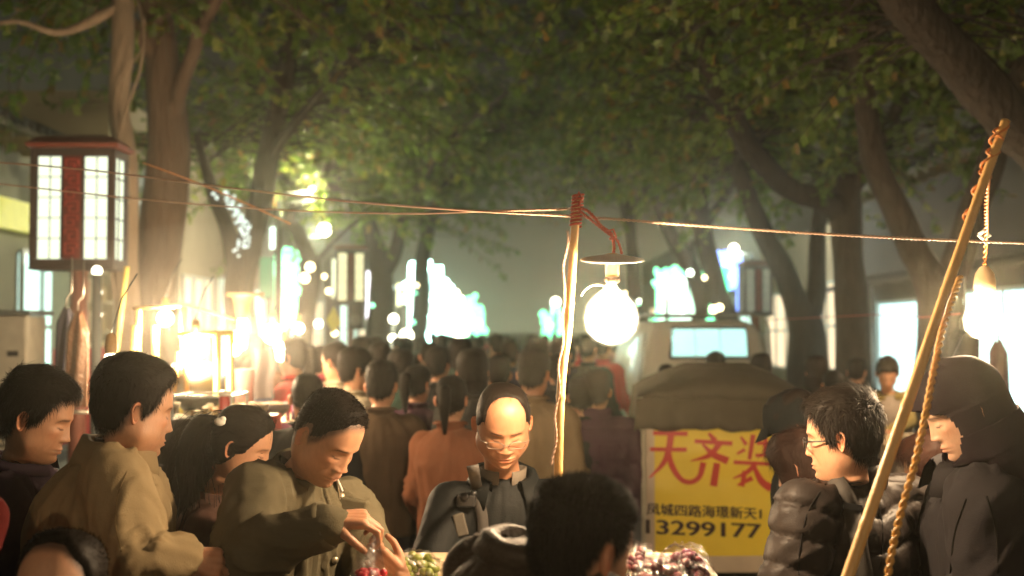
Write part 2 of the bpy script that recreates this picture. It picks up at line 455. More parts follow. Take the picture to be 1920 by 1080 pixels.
def head_M(px, py, d, yaw, pitch=0, roll=0, s=1.0):
    """matrix of a head whose ear axis is seen at (px, py)"""
    return Matrix.Translation(P(px, py, d)) @ Matrix.Rotation(R(yaw), 4, 'Z') @ Matrix.Rotation(R(pitch), 4, 'X') @ Matrix.Rotation(R(roll), 4, 'Y') @ Matrix.Scale(s, 4)
# ------------------------------------------------------------------ bodies and clothes
def fabric(name, col, bump=.45, rough=.9, scale=260, sheen=.0, noise_amt=.18):
    return mat(name, col, rough=rough, noise_amt=noise_amt, nscale=9, bump=bump, bscale=scale, sheen=sheen, spec=.12, bdist=.0018)

def rings_loft(mb, secs, seg=28, power=2.3):
    """secs: (centre, side axis, front axis, half width, half depth)"""
    V = []
    for c, sx, fx, hw, hd in secs:
        for k in range(seg):
            a = 2 * math.pi * k / seg; ca, sa = math.cos(a), math.sin(a)
            ca = math.copysign(abs(ca) ** (2 / power), ca); sa = math.copysign(abs(sa) ** (2 / power), sa)
            V.append(tuple(c + sx * (ca * hw) + fx * (sa * hd)))
    n = len(secs)
    F = [(i * seg + k, i * seg + (k + 1) % seg, (i + 1) * seg + (k + 1) % seg, (i + 1) * seg + k) for i in range(n - 1) for k in range(seg)]
    F.append(tuple(range(seg))[::-1]); F.append(tuple((n - 1) * seg + k for k in range(seg)))
    mb.add(V, F)

TORSO = [(-.30, 1.0, 1.0), (-.12, 1.02, 1.02), (0., 1.0, 1.0), (.2, .95, .97), (.42, .97, 1.02), (.62, 1.04, 1.08), (.78, 1.06, 1.04), (.88, .95, .90), (.945, .70, .74), (.99, .42, .56), (1.03, .32, .46)]
def torso(mb, N, H, yaw, hw, hd, k=1.0, belly=0.0, low=-.30):
    s = Matrix.Rotation(R(yaw), 3, 'Z') @ Vector((1, 0, 0)); f = Matrix.Rotation(R(yaw), 3, 'Z') @ Vector((0, -1, 0))
    ax = (N - H); secs = []
    for t, a, b in TORSO:
        if t < low: continue
        tt = t
        c = H + ax * tt if t >= 0 else H + Vector((0, 0, t * ax.length))
        c = c - f * (.03 * math.sin(math.pi * min(max(t, 0), 1))) + f * (.03 * belly * math.sin(math.pi * min(max(t + .2, 0), 1)))
        u = ax.normalized(); ff = (f - u * f.dot(u)).normalized() if t > 0 else f
        ww = hw * a * (1 if t > .6 else 1 + .10 * belly)
        secs.append((c, s, ff, ww * k, hd * b * k * (1 + .25 * belly * math.sin(math.pi * min(max(t + .1, 0), 1)))))
    rings_loft(mb, secs)

def limb(mb, pts, rad, k=1.0):
    for i in range(len(pts) - 1): mb.capsule(pts[i], rad[i] * k, pts[i + 1], rad[i + 1] * k)

def folds(me, chains, amp=.006, puff=None, seed=0.0, hem=0):
    """cloth wrinkles pushed into the surface; chains = [(kind, p0, p1)]"""
    V = get_v(me); Nn = get_n(me)
    best = np.full(len(V), 1e9); S = np.zeros(len(V)); TH = np.zeros((len(V), 2)); KIND = np.zeros(len(V)); EL = np.zeros(len(V))
    for kind, p0, p1, s0, e in chains:
        p0 = np.array(p0); p1 = np.array(p1); ax = p1 - p0; L = np.linalg.norm(ax); t = ax / L
        q = (V - p0) @ t; qc = np.clip(q, 0 if s0 > 0 else -1, L); c = p0 + qc[:, None] * t; r = V - c
        dist = np.linalg.norm(r, axis=1) / (1.0 if kind == 0 else 2.3)
        a = np.array((0., 0., 1.)) if abs(t[2]) < .8 else np.array((1., 0., 0.))
        a = a - t * (a @ t); a /= np.linalg.norm(a); b = np.cross(t, a); rn = r / (np.linalg.norm(r, axis=1)[:, None] + 1e-6)
        m = dist < best
        best[m] = dist[m]; S[m] = (q + s0)[m]; TH[m] = np.stack([rn @ a, rn @ b], 1)[m]; KIND[m] = kind
        w = np.exp(-((q - (L if e else 0)) / (L * .45)) ** 2); EL[m] = w[m]
    arm = KIND == 0
    warp = vnoise(V * 6 + seed) * .9
    qa = np.stack([S * 13 + TH[:, 0] * 1.5 + warp * .8, TH[:, 0] * .7 + 7, TH[:, 1] * .7 + seed], 1)
    qt = np.stack([S * 4.0 + warp * 1.3, TH[:, 0] * 5.5 + seed + warp * .6, TH[:, 1] * 5.5], 1)
    n1 = vnoise(np.where(arm[:, None], qa, qt)); n2 = vnoise(np.where(arm[:, None], qa * 2.1 + 9, qt * 2.0 + 9))
    rdg = (1 - np.abs(n1) * 2.4).clip(-.2, 1) * .8 + (1 - np.abs(n2) * 2.6).clip(-.2, 1) * .30
    D = rdg * amp * np.where(arm, .55 + .9 * EL, .8)
    if puff:
        ph = S / puff + .15 * vnoise(V * 9); d = np.abs(ph - np.round(ph)) * 2
        D = D * .6 + .008 * (1 - (1 - d) ** 3) - .010 * np.exp(-(d / .13) ** 2)
        D += .003 * (1 - np.abs(vnoise(np.stack([S * 10, TH[:, 0] * 9 + 3, TH[:, 1] * 9], 1))) * 2.5) * np.exp(-(d / .5) ** 2)
    set_v(me, V + Nn * D[:, None])

def collar(mb, N, rot, prof, gap=40, rx=1.0, ry=1.0, th=.006, n=34, lean=0.0):
    """collar sheet: prof = [(radius, height)] swept about the neck, open at the front"""
    rot = np.array(rot); G1 = []
    pr = list(prof) + [(r - th, z + (.001 if i else 0)) for i, (r, z) in list(enumerate(prof))[::-1]] + [prof[0]]
    for i in range(n):
        a = R(gap / 2) + (2 * math.pi - R(gap)) * i / (n - 1); row = []
        wz = .003 * math.sin(a * 5)
        for r, z in pr:
            fr = max(0, math.cos(a))
            p = np.array((math.sin(a) * r * rx, -math.cos(a) * r * ry - lean * z * fr, z * (1 - .15 * fr) + wz * (r > .08)))
            row.append(rot @ p + np.array(N))
        G1.append(row)
    mb.sheet(np.array(G1))

def hand(mb, M, curl, spread=1.0, thumb=(35, 30, 20), side=1, s=1.0):
    """wrist at the origin, fingers along +Y, palm looks to -Z; curl = per finger (knuckle, middle, end)"""
    def T(p): return M @ Vector(p)
    k = s * (M.to_scale()[0])
    mb.capsule(T((0, -.05, 0)), .026 * k, T((0, .005, 0)), .025 * k)
    for x, y, l in ((-.026, .030, .058), (-.008, .022, .068), (.010, .022, .066), (.026, .030, .052)):
        mb.capsule(T((x * side * .55 * s, .004 * s, 0)), .0165 * k, T((x * side * s, (y + l) * s * .96, 0)), .0135 * k)
    roots = [(-.0285, .084), (-.0095, .089), (.0095, .086), (.027, .078)]
    lens = [(.040, .025, .020), (.044, .028, .021), (.041, .026, .020), (.032, .020, .018)]
    rad = [.0088, .0090, .0086, .0076]
    for i, (x, y) in enumerate(roots):
        p = Vector((x * side, y, 0)) * s; a = 0; sp = R((-7, -2, 3, 9)[i] * spread) * side
        pts = [p]
        for j in range(3):
            a += R(curl[i][j]); d = Vector((math.sin(sp) * math.cos(a), math.cos(sp) * math.cos(a), -math.sin(a)))
            pts.append(pts[-1] + d * lens[i][j] * s)
        for j in range(3): mb.capsule(T(pts[j]), rad[i] * k * (1 - .07 * j), T(pts[j + 1]), rad[i] * k * (.95 - .09 * j))
    b = Vector((-.020 * side, .018, -.006)) * s; c1 = b + Vector((-.026 * side, .026, -.012)) * s
    mb.capsule(T(b), .0175 * k, T(c1), .0125 * k)
    a0, a1, a2 = [R(q) for q in thumb]
    d1 = Vector((-math.sin(a0) * side * .8, math.cos(a0), -math.sin(a1))).normalized(); c2 = c1 + d1 * .032 * s
    d2 = Vector((-math.sin(a0 - a2) * side * .8, math.cos(a0 - a2), -math.sin(a1 + a2 * .5))).normalized(); c3 = c2 + d2 * .025 * s
    mb.capsule(T(c1), .0115 * k, T(c2), .0102 * k); mb.capsule(T(c2), .0104 * k, T(c3), .0082 * k)

def frame_M(loc, ydir, zdir):
    y = Vector(ydir).normalized(); z = Vector(zdir); z = (z - y * z.dot(y)).normalized(); x = y.cross(z)
    return Matrix(((x.x, y.x, z.x, loc[0]), (x.y, y.y, z.y, loc[1]), (x.z, y.z, z.z, loc[2]), (0, 0, 0, 1)))

SKIN = (.50, .265, .155)
def body_mesh(M, N, H, yaw, arms, feet, hands=(), detail=1.0, female=False, fat=0.0, skin=SKIN, stubble=0., brow=1., lip=.7, face=True, k=1.0, scalp=None):
    """head, neck, hidden trunk, legs and hands as one figure"""
    nr, ns = (124, 96) if detail >= 1 else (40, 32)
    V, th = head_grid(nr, ns)
    Vd = face_detail(V, th, female, fat)
    C = face_color(Vd, th, skin, brow, lip, stubble, scalp)
    mb = MB(); M3 = np.array(M); tr = lambda A: np.asarray(A).reshape(-1, 3) @ M3[:3, :3].T + M3[:3, 3]
    A = Vd.reshape(-1, 3); W0 = tr(A)
    Bq = np.array(Matrix.Rotation(R(yaw), 3, 'Z')); W1 = (A - np.array((0, .022, -.20))) @ Bq.T + np.array(N)
    tt = np.clip((-.105 - A[:, 2] - .35 * np.clip(-A[:, 1], 0, .1)) / .10, 0, 1)[:, None]; tt = tt * tt * (3 - 2 * tt)
    mb.add(W0 * (1 - tt) + W1 * tt, grid_faces(nr, ns)); cols = [C.reshape(-1, 3)]
    for sd in (-1, 1):
        ev, ef = ear_mesh(sd); mb.add(tr(ev), ef)
        cols.append(np.tile(np.array(skin) * (1.02, .84, .78), (len(ev), 1)))
    core = MB(); torso(core, N - Vector((0, 0, .03)), H, yaw, .155 * k, .095 * k, low=0)
    for a in arms: limb(core, a, (.045, .036, .026), k)
    for (hip, kn, an) in feet:
        limb(core, (hip, kn, an), (.075, .05, .038), k)
        core.capsule(an, .035, an + Vector((0, 0, -.04)), .03)
    mb.v += core.v; mb.f += [tuple(i + mb.n for i in q) for q in core.f]; mb.smooth += core.smooth; mb.mi += core.mi; mb.n += core.n
    cols.append(np.tile(np.array(skin), (core.n, 1)))
    for hm in hands:
        hv = get_v(hm); hf = [tuple(p.vertices) for p in hm.polygons]; mb.add(hv, hf)
        nl = .5 + .5 * vnoise(hv * 60)
        cols.append(np.array(skin) * (1 - .12 * nl[:, None] * np.array((.3, 1, 1))))
    me = mb.mesh('body'); cc = np.ones((len(me.vertices), 4)); cc[:, :3] = np.concatenate(cols)
    at = me.color_attributes.new('col', 'FLOAT_COLOR', 'POINT'); at.data.foreach_set('color', cc.ravel())
    return me

def legs_pose(H, yaw, stride=.0, w=.10, ground=0.0, k=1.0):
    s = Matrix.Rotation(R(yaw), 3, 'Z') @ Vector((1, 0, 0)); f = Matrix.Rotation(R(yaw), 3, 'Z') @ Vector((0, -1, 0)); out = []
    for sd in (-1, 1):
        hip = H + s * (sd * w) - Vector((0, 0, .02)); an = Vector((H.x, H.y, ground + .09)) + s * (sd * (w + .02)) + f * (stride * sd)
        kn = (hip + an) / 2 + f * (.03 + abs(stride) * .15)
        out.append((hip, kn, an))
    return out

def trousers_mesh(H, yaw, legs, k=1.0, voxel=.02, hw=.17):
    mb = MB(); s = Matrix.Rotation(R(yaw), 3, 'Z') @ Vector((1, 0, 0)); f = Matrix.Rotation(R(yaw), 3, 'Z') @ Vector((0, -1, 0))
    rings_loft(mb, [(H + Vector((0, 0, z)), s, f, hw * a, .125 * a) for z, a in ((-.12, .96), (-.05, 1.02), (.05, .98), (.10, .90))], 20)
    for hip, kn, an in legs: limb(mb, (hip, kn, an + Vector((0, 0, -.02))), (.098, .075, .066), k)
    return remesh(mb, voxel, 3)
def shoe_mb(an, f):
    mb = MB(); 
    c = Vector((an.x, an.y, an.z - .09)) + f * .05
    rot = Matrix(((f.cross(Vector((0, 0, 1))).x, f.x, 0), (f.cross(Vector((0, 0, 1))).y, f.y, 0), (0, 0, 1)))
    V = []
    for z, wl in ((0, 1.0), (.02, 1.02), (.035, .95), (.06, .8), (.085, .55)):
        for q in range(16):
            a = 2 * math.pi * q / 16; l = .14 if math.sin(a) > 0 else .13
            hh = z if math.sin(a) < .2 else min(z, .055 + .01)
            V.append(tuple(c + rot @ Vector((math.cos(a) * .048 * wl, math.sin(a) * l * (wl if z < .05 else wl * .75) - (.03 if z > .05 else 0), hh))))
    F = [(i * 16 + k, i * 16 + (k + 1) % 16, (i + 1) * 16 + (k + 1) % 16, (i + 1) * 16 + k) for i in range(4) for k in range(16)]
    F += [tuple(range(16))[::-1], tuple(64 + k for k in range(16))]
    mb.add(V, F); return mb

def jacket_mesh(N, H, yaw, hw, hd, arms, voxel=.011, amp=.006, puff=None, seed=0., belly=0., low=-.30, ar=(.070, .060, .050), extra=None, smooth=6):
    mb = MB(); torso(mb, N, H, yaw, hw, hd, belly=belly, low=low)
    for a in arms:
        limb(mb, a, ar)
        inner = N + (Vector(a[0]) - N) * .35 - Vector((0, 0, .03)); mb.capsule(inner, ar[0] * .80, a[0], ar[0])
    if extra: extra(mb)
    me = remesh(mb, voxel, smooth)
    ch = [(1, H - Vector((0, 0, .35)), N, 0, 0)]
    for a in arms:
        s = 0; L1 = (Vector(a[1]) - Vector(a[0])).length
        ch.append((0, a[0], a[1], 0.0001, 1)); ch.append((0, a[1], a[2], L1, 0))
    if amp: folds(me, ch, amp, puff, seed)
    me.polygons.foreach_set('use_smooth', [True] * len(me.polygons))
    return me
def flip(px, py, d): return P(px, py, d)

def person(label, cat, M, N, H, yaw, arms, group=None, hairst='short', hair_kw=None, jmat=None, tmat=None, hw=.20, hd=.125, voxel=.011, amp=.006,
           puff=None, hands=(), female=False, fat=0., belly=0., detail=1., seed=1, skin=SKIN, stubble=.0, coll=None, gap=50, low=-.30,
           ar=(.070, .060, .050), extra=None, hmat=None, k=1.0, stride=.0, nst=4500, brow=1., lip=.7, hem_shoes=True):
    g = Vector((H.x, H.y, 0)); root = empty('person', g, label, cat, group)
    N = Vector(N); H = Vector(H); arms = [[Vector(q) for q in a] for a in arms]
    legs = legs_pose(H, yaw, stride)
    hm = []
    for h in hands:
        hb = MB(); hand(hb, *h[:1], **h[1]); hm.append(remesh(hb, .0028, 4, .4))
    me = body_mesh(M, N, H, yaw, arms, legs, hm, detail, female, fat, skin, stubble, brow, lip, scalp=hairst if hairst in ('buzz', 'bald', 'short') else None)
    body = link_mesh('body', me, skin_mat(), root)
    if hairst:
        mb = make_hair(hairst, M, detail, nst, seed, **(hair_kw or {}))
        hair = mb.build('hair', hmat or hair_mat(), root)
    jm = jacket_mesh(N, H, yaw, hw, hd, arms, voxel, amp, puff, seed * 1.7, belly, low, ar, extra)
    jk = link_mesh('jacket', jm, jmat, root)
    if coll:
        cb = MB(); u = (N - H).normalized()
        rot = np.array((Matrix.Rotation(R(yaw), 3, 'Z')))
        f = Matrix.Rotation(R(yaw), 3, 'Z') @ Vector((0, -1, 0)); s = Matrix.Rotation(R(yaw), 3, 'Z') @ Vector((1, 0, 0))
        hu = (M.to_3x3() @ Vector((0, 0, 1))).normalized(); u2 = (u * .6 + hu * .4).normalized(); bk = -f; bk = (bk - u2 * bk.dot(u2)).normalized(); s2 = bk.cross(u2) * -1
        s2 = u2.cross(bk) * -1
        rot = np.array([[s2.x, bk.x, u2.x], [s2.y, bk.y, u2.y], [s2.z, bk.z, u2.z]])
        collar(cb, N + u2 * .0, rot, coll, gap)
        cb.build('collar', jmat, jk)
    tm = tmat or fabric('dark_trouser_cloth', (.02, .02, .024))
    link_mesh('trousers', trousers_mesh(H, yaw, legs, voxel=.022), tm, root)
    f = Matrix.Rotation(R(yaw), 3, 'Z') @ Vector((0, -1, 0))
    for q in legs: shoe_mb(q[2], f).build('shoe', mat('black_shoe_leather', (.02, .018, .016), rough=.5), root)
    return root, body, jk
def sub(mb, name, m, parent):
    """sub-part whose vertices are in world space, under a part that is itself parented without own offset"""
    o = mb.build(name, m, None); o.parent = parent
    return o

from mathutils.bvhtree import BVHTree
def surf_fn(ob):
    """returns f(px, py, off): the point of ob's surface seen at a photo pixel, lifted off it by off"""
    me = ob.data; t = BVHTree.FromPolygons([v.co.copy() for v in me.vertices], [tuple(p.vertices) for p in me.polygons])
    def f(px_, py_, off=.006, d=3.2):
        o = Vector((0, 0, CAMZ)); dr = (P(px_, py_, 3.0) - o).normalized(); h = t.ray_cast(o, dr)
        if h[0] is None: return P(px_, py_, d), Vector((0, -1, 0))
        return h[0] + h[1] * off * (1 if h[1].dot(dr) < 0 else -1), h[1]
    return f
def ribbon_on(f, pix, half, off=.007, sub_=5):
    """strap laid over a surface along photo pixels"""
    pp = catmull([np.array((q[0], q[1], 0.)) for q in pix], sub_); mid = [np.array(f(q[0], q[1], off)[0]) for q in pp]
    A = np.array(mid)
    for _ in range(3): A[1:-1] = A[1:-1] * .5 + (A[:-2] + A[2:]) * .25
    mid = list(A); g = []
    for i in range(len(mid)):
        t = Vector(mid[min(i + 1, len(mid) - 1)] - mid[max(i - 1, 0)]).normalized(); c = Vector(mid[i]); v = (c - Vector((0, 0, CAMZ))).normalized()
        s = t.cross(v).normalized(); g.append([tuple(c - s * half), tuple(c - v * .004), tuple(c + s * half)])
    b = MB(); b.sheet(g); return b

def seam(jk, name, pix, m, r=.0014, off=.0002, d=3.2):
    f = surf_fn(jk); pp = catmull([np.array((q[0], q[1], 0.)) for q in pix], 8); A = np.array([np.array(f(q[0], q[1], off, d)[0]) for q in pp])
    if np.abs(np.diff(A[:, 1])).max() > .12: return None
    for _ in range(2): A[1:-1] = A[1:-1] * .5 + (A[:-2] + A[2:]) * .25
    b = MB(); b.tube([Vector(q) for q in A], r, 6); return b.build(name, m, jk)
# ------------------------------------------------------------------ the setting
def struct(o): o['kind'] = 'structure'; return o
def make_ground():
    mb = MB(); mb.sheet([[(x, y, 0) for x in (-400, -7, 7, 400)] for y in (-60, 0, 60, 900)], smooth=False)
    m = mat('asphalt', (.055, .052, .048), rough=.85, noise_amt=.35, nscale=3, bump=.5, bscale=150)
    struct(mb.build('ground', m))
    pv = mat('pavement_stone', (.22, .20, .18), rough=.8, noise_amt=.3, nscale=4, bump=.3, bscale=60)
    for sx in (-1, 1):
        b = MB(); x0, x1 = (-6.6, -3.9) if sx < 0 else (4.9, 7.2)
        b.box(((x0 + x1) / 2, 45, .06), (x1 - x0, 110, .12))
        o = struct(b.build('pavement', pv))
        k = MB(); k.box(((x1 if sx < 0 else x0), 45, .065), (.15, 110, .13)); k.build('kerb', mat('kerb_stone', (.35, .34, .31)), o)
make_ground()

# air: pale night haze that fades the far street
def make_haze():
    mb = MB(); mb.box((0, 62, 6.0), (70, 160, 14))
    m = bpy.data.materials.new('haze_air'); m.use_nodes = True; nt = m.node_tree; nt.nodes.clear()
    out = nt.nodes.new('ShaderNodeOutputMaterial'); v = nt.nodes.new('ShaderNodeVolumePrincipled')
    v.inputs['Color'].default_value = (.95, .94, .78, 1); v.inputs['Density'].default_value = HAZE; v.inputs['Anisotropy'].default_value = .88
    nt.links.new(v.outputs[0], out.inputs['Volume'])
    o = mb.build('haze', m); o['kind'] = 'stuff'
HAZE = .0034
make_haze()

# ------------------------------------------------------------------ lamps
def point_light(loc, power, col, r, parent=None, name='bulb_light'):
    l = bpy.data.lights.new(name, 'POINT'); l.energy = power; l.color = col; l.shadow_soft_size = r
    o = bpy.data.objects.new(name, l); COL.objects.link(o)
    if parent: o.parent = parent; o.matrix_parent_inverse = Matrix.Translation(parent.location).inverted()
    o.location = loc; return o
WARM = (1, .69, .40)
BULB = lambda: glow_mat('lit_bulb_glass', (1, .90, .66), 26, True)

# ------------------------------------------------------------------ buildings
def pane_grid(mb, c, w, h, nx, nz, t=.03, axis='y', mi=0):
    for i in range(nx + 1):
        off = -w / 2 + w * i / nx
        mb.box((c[0], c[1] + off, c[2]) if axis == 'y' else (c[0] + off, c[1], c[2]), (t, t, h) , mi=mi)
    for k in range(nz + 1):
        mb.box((c[0], c[1], c[2] - h / 2 + h * k / nz), (t * .9, w, t) if axis == 'y' else (w, t * .9, t), mi=mi)
def lit_window(parent, side, x, y0, y1, z0, z1, m, frame, nx=3, nz=2, name='window'):
    f = MB(); pane_grid(f, (x - side * .03, (y0 + y1) / 2, (z0 + z1) / 2), y1 - y0, z1 - z0, nx, nz, .05)
    fo = f.build(name, frame, parent)
    p = MB(); p.box((x + side * .02, (y0 + y1) / 2, (z0 + z1) / 2), (.02, y1 - y0 - .06, z1 - z0 - .06))
    po = p.build('pane', m, fo, world_space=False); po.matrix_parent_inverse = Matrix.Identity(4)
    return fo
def building(side, x, y0, y1, h, wall, label, windows=(), eave=None, cat='building', nx=3, nz=2):
    root = empty('shop_building', (x + side * 2, (y0 + y1) / 2, 0), label, cat)
    w = MB(); w.box((x + side * 2.5, (y0 + y1) / 2, h / 2), (5, y1 - y0, h)); w.build('wall', wall, root)
    fr = mat('window_frame_metal', (.42, .44, .42), rough=.4, metal=.5)
    for (a, b, z0, z1, m) in windows: lit_window(root, side, x - side * .03, a, b, z0, z1, m, fr, nx, nz)
    if eave:
        zt, ov, pitch = eave
        tile = mat('grey_roof_tile', (.085, .085, .08), rough=.8, noise_amt=.4, nscale=12)
        n = int((y1 - y0 + .6) / .24)
        slab = MB(); slab.add([(x - side * ov, y0 - .3, zt), (x - side * ov, y1 + .3, zt), (x + side * 1.6, y1 + .3, zt + pitch), (x + side * 1.6, y0 - .3, zt + pitch),
                               (x - side * ov, y0 - .3, zt - .08), (x - side * ov, y1 + .3, zt - .08), (x + side * 1.6, y1 + .3, zt + pitch - .3), (x + side * 1.6, y0 - .3, zt + pitch - .3)],
                              [(0, 1, 2, 3), (4, 7, 6, 5), (0, 4, 5, 1), (3, 2, 6, 7), (0, 3, 7, 4), (1, 5, 6, 2)], False)
        ro = slab.build('roof', mat('roof_board', (.22, .20, .15)), root)
        t = MB(); t.tube([(0, 0, 0), (side * -(ov + 1.62), 0, -pitch - .02)], [.06, .07], 8); tm = t.mesh('roof_tile')
        e = MB(); e.box((0, 0, 0), (ov + .3, .09, .10)); em = e.mesh('rafter')
        for i in range(n):
            yy = y0 - .2 + i * .24
            o = link_mesh('roof_tile', tm, tile, ro, world_space=False)
            o.matrix_parent_inverse = Matrix.Identity(4); o.location = (x + side * 1.6, yy, zt + pitch + .05)
            if i % 2 == 0:
                r = link_mesh('rafter', em, mat('rafter_wood', (.30, .25, .14)), ro, world_space=False)
                r.location = (x - side * (ov - .3) / 2 + side * .05, yy + .05, zt - .14)
    return root
def fixp(o, root):
    o.parent = root; return o

W_COOL = glow_mat('lit_shop_window_cool', (.66, .95, .80), 1.9)
W_WARM = glow_mat('lit_shop_window_warm', (1, .80, .50), 1.4)
W_BLUE = glow_mat('glowing_box_and_wall_blue', (.66, .97, .95), 1.9)
W_DIM = glow_mat('lit_shop_window_dim', (.75, .78, .55), .35)
plaster = mat('pale_plaster', (.30, .30, .26), rough=.9, noise_amt=.2, nscale=1.5, bump=.2, bscale=40)
grey_plaster = mat('grey_plaster', (.11, .10, .09), rough=.9, noise_amt=.25, nscale=1.2, bump=.2, bscale=30)
cream_plaster = mat('cream_plaster', (.30, .24, .16), rough=.9, noise_amt=.25, nscale=1.4)
b1 = building(-1, -6.5, 9.2, 17.0, 4.5, plaster, 'pale plaster shop with tiled eave and lit shelves behind the tall lantern at left',
              [(14.7, 16.6, .9, 2.9, W_COOL), (11.0, 13.2, .9, 3.0, W_COOL)], (4.35, .55, .8))
building(-1, -6.3, 17.4, 26.5, 5.6, cream_plaster, 'cream shop front with lit window behind the left hand row of trees',
         [(18.0, 20.5, .8, 2.8, W_COOL), (21.2, 23.4, .8, 2.9, W_WARM), (18.5, 20.0, 3.4, 4.6, W_DIM), (24.0, 25.8, .8, 3.0, W_COOL)])
building(-1, -6.5, 27, 39, 6.2, plaster, 'tall pale shop block in the middle distance left of the street',
         [(28, 31, .8, 2.9, W_COOL), (32, 35, .8, 3.0, W_COOL), (36, 38.2, .8, 2.8, W_WARM), (29, 30.6, 3.7, 5.0, W_DIM)])
building(-1, -6.3, 39.6, 58, 6.0, grey_plaster, 'farthest grey shop block left of the street under the blazing signs',
         [(40.5, 45, .8, 3, W_COOL), (46, 51, .8, 3, W_WARM), (52, 57, .8, 3, W_COOL)])
b2 = building(1, 7.1, 13.0, 22.6, 4.6, grey_plaster, 'dark grey shop with lit window and glowing wall patch behind the leaning pole at right',
              [(18.9, 21.6, .6, 2.38, W_BLUE), (13.6, 17.7, .5, 2.45, W_BLUE)], (4.6, .4, 1.0), nx=1, nz=1)  # second pane is light on the white wall put into a glowing surface
building(1, 7.0, 23.2, 31.5, 4.2, cream_plaster, 'cream house front seen between the forked tree and the straight tree at right',
         [(24, 26, 1.0, 2.9, W_WARM), (27.4, 30.5, .9, 2.8, W_WARM)])
building(1, 7.2, 32, 44, 5.5, plaster, 'pale building behind the van at the right of the street',
         [(33, 36, .9, 3, W_COOL), (37, 42, .9, 3, W_COOL)])
building(1, 7.2, 45, 62, 5.5, grey_plaster, 'farthest dim building on the right of the street',
         [(46, 50, .9, 3, W_COOL), (52, 58, .9, 3, W_WARM)])

# extras on the near left shop: fascia, shelves with goods, red skirt, air conditioner
def left_shop_bits():
    f = MB(); f.box((-6.35, 13.6, 3.32), (.10, 6.6, .38)); 
    o = f.build('shop_fascia', mat('yellow_fascia', (.62, .60, .10), rough=.5, emit=(.8, .8, .15), estr=.35), b1)
    s = MB()
    for k in range(5): s.box((-6.1, 16.2, 1.0 + k * .42), (.5, 1.5, .03))
    for k in range(4): s.box((-6.1, 15.45 + k * .5, 1.8), (.5, .03, 2.1))
    so = s.build('goods_shelf', mat('shelf_board', (.5, .42, .28)), b1)
    rs = random.Random(3); cl = [(.6, .5, .3), (.7, .2, .12), (.75, .72, .6), (.25, .35, .3), (.6, .35, .12)]
    for k in range(5):
        for j in range(9):
            g = MB(); hh = rs.uniform(.14, .32); g.box((-6.0, 15.52 + j * .165, 1.02 + k * .42 + hh / 2), (.12, .13, hh))
            o = g.build('goods_box', mat('goods_%d' % (j % 5), cl[(j + k) % 5], rough=.5), so, bevel=.01); o.matrix_parent_inverse = Matrix.Identity(4)
    for o in [so] + list(so.children): pass
    r = MB(); r.sheet([[(-5.75 + .02 * math.sin(y * 14), y, z) for z in (.4, 1.0, 1.62)] for y in np.linspace(14.0, 16.6, 40)])
    r.build('red_cloth_skirt', mat('red_cloth', (.55, .05, .05), rough=.8), b1)
left_shop_bits()
def ac_unit():
    c = P(20, 645, 9.5)
    root = empty('air_conditioner', (c.x, c.y, 0), 'cream outdoor cabinet unit standing at the left edge of the photo', 'air conditioner')
    b = MB(); b.box((c.x, c.y, .95), (.44, .4, 2.05)); bo = b.build('casing', mat('cream_metal', (.55, .52, .42), rough=.4), root, bevel=.02)
    s = MB(); 
    for k in range(9): s.box((c.x + .02, c.y - .205, .55 + k * .07), (.3, .012, .02))
    s.build('grille', mat('dark_plastic', (.04, .04, .04)), root)
    l = MB(); l.box((c.x + .11, c.y - .205, 1.66), (.09, .008, .045)); l.build('name_plate', mat('dark_plastic', (.04, .04, .04)), root)
    t = MB(); t.box((c.x, c.y, 2.0), (.52, .5, .04)); t.build('top_cover', mat('tin', (.4, .4, .38), rough=.3, metal=.8), root)
ac_unit()
def right_awning():
    root = empty('shop_awning', (6.7, 16.5, 0), 'dark sheet awning sloping over the glowing front of the right hand shop', 'awning')
    m = MB(); m.sheet([[(7.05 - .9 * t, y, 2.92 - .30 * t - .03 * math.sin(y * 5) * t) for t in (0, .5, 1)] for y in np.linspace(13.2, 22.4, 50)])
    o = m.build('canvas', mat('dark_awning_cloth', (.10, .09, .08), rough=.9), root); sd = o.modifiers.new('s', 'SOLIDIFY'); sd.thickness = .012
    for yy in (13.3, 16.3, 19.3, 22.3):
        p = MB(); p.tube([(6.2, yy, 2.60), (6.2, yy, 0.12)], .025, 8); p.build('post', mat('tin', (.4, .4, .38)), root)
right_awning()

# ------------------------------------------------------------------ trees
def leaf_mat():
    m = bpy.data.materials.new('leaves'); m.use_nodes = True; nt = m.node_tree; nt.nodes.clear()
    out = nt.nodes.new('ShaderNodeOutputMaterial'); at = nt.nodes.new('ShaderNodeAttribute'); at.attribute_name = 'col'
    d = nt.nodes.new('ShaderNodeBsdfDiffuse'); t = nt.nodes.new('ShaderNodeBsdfTranslucent'); mx = nt.nodes.new('ShaderNodeMixShader')
    g = nt.nodes.new('ShaderNodeBsdfGlossy'); g.inputs['Roughness'].default_value = .4; m2 = nt.nodes.new('ShaderNodeMixShader')
    mx.inputs[0].default_value = .45; m2.inputs[0].default_value = .05
    nt.links.new(at.outputs['Color'], d.inputs[0]); nt.links.new(at.outputs['Color'], t.inputs[0])
    nt.links.new(d.outputs[0], mx.inputs[1]); nt.links.new(t.outputs[0], mx.inputs[2])
    nt.links.new(mx.outputs[0], m2.inputs[1]); nt.links.new(g.outputs[0], m2.inputs[2]); nt.links.new(m2.outputs[0], out.inputs[0])
    return m
LEAF = leaf_mat()
BARK = mat('bark', (.052, .042, .033), rough=.95, noise_amt=.45, nscale=14, bump=1.0, bscale=22, stretch=(1, 1, .22), bdist=.06)
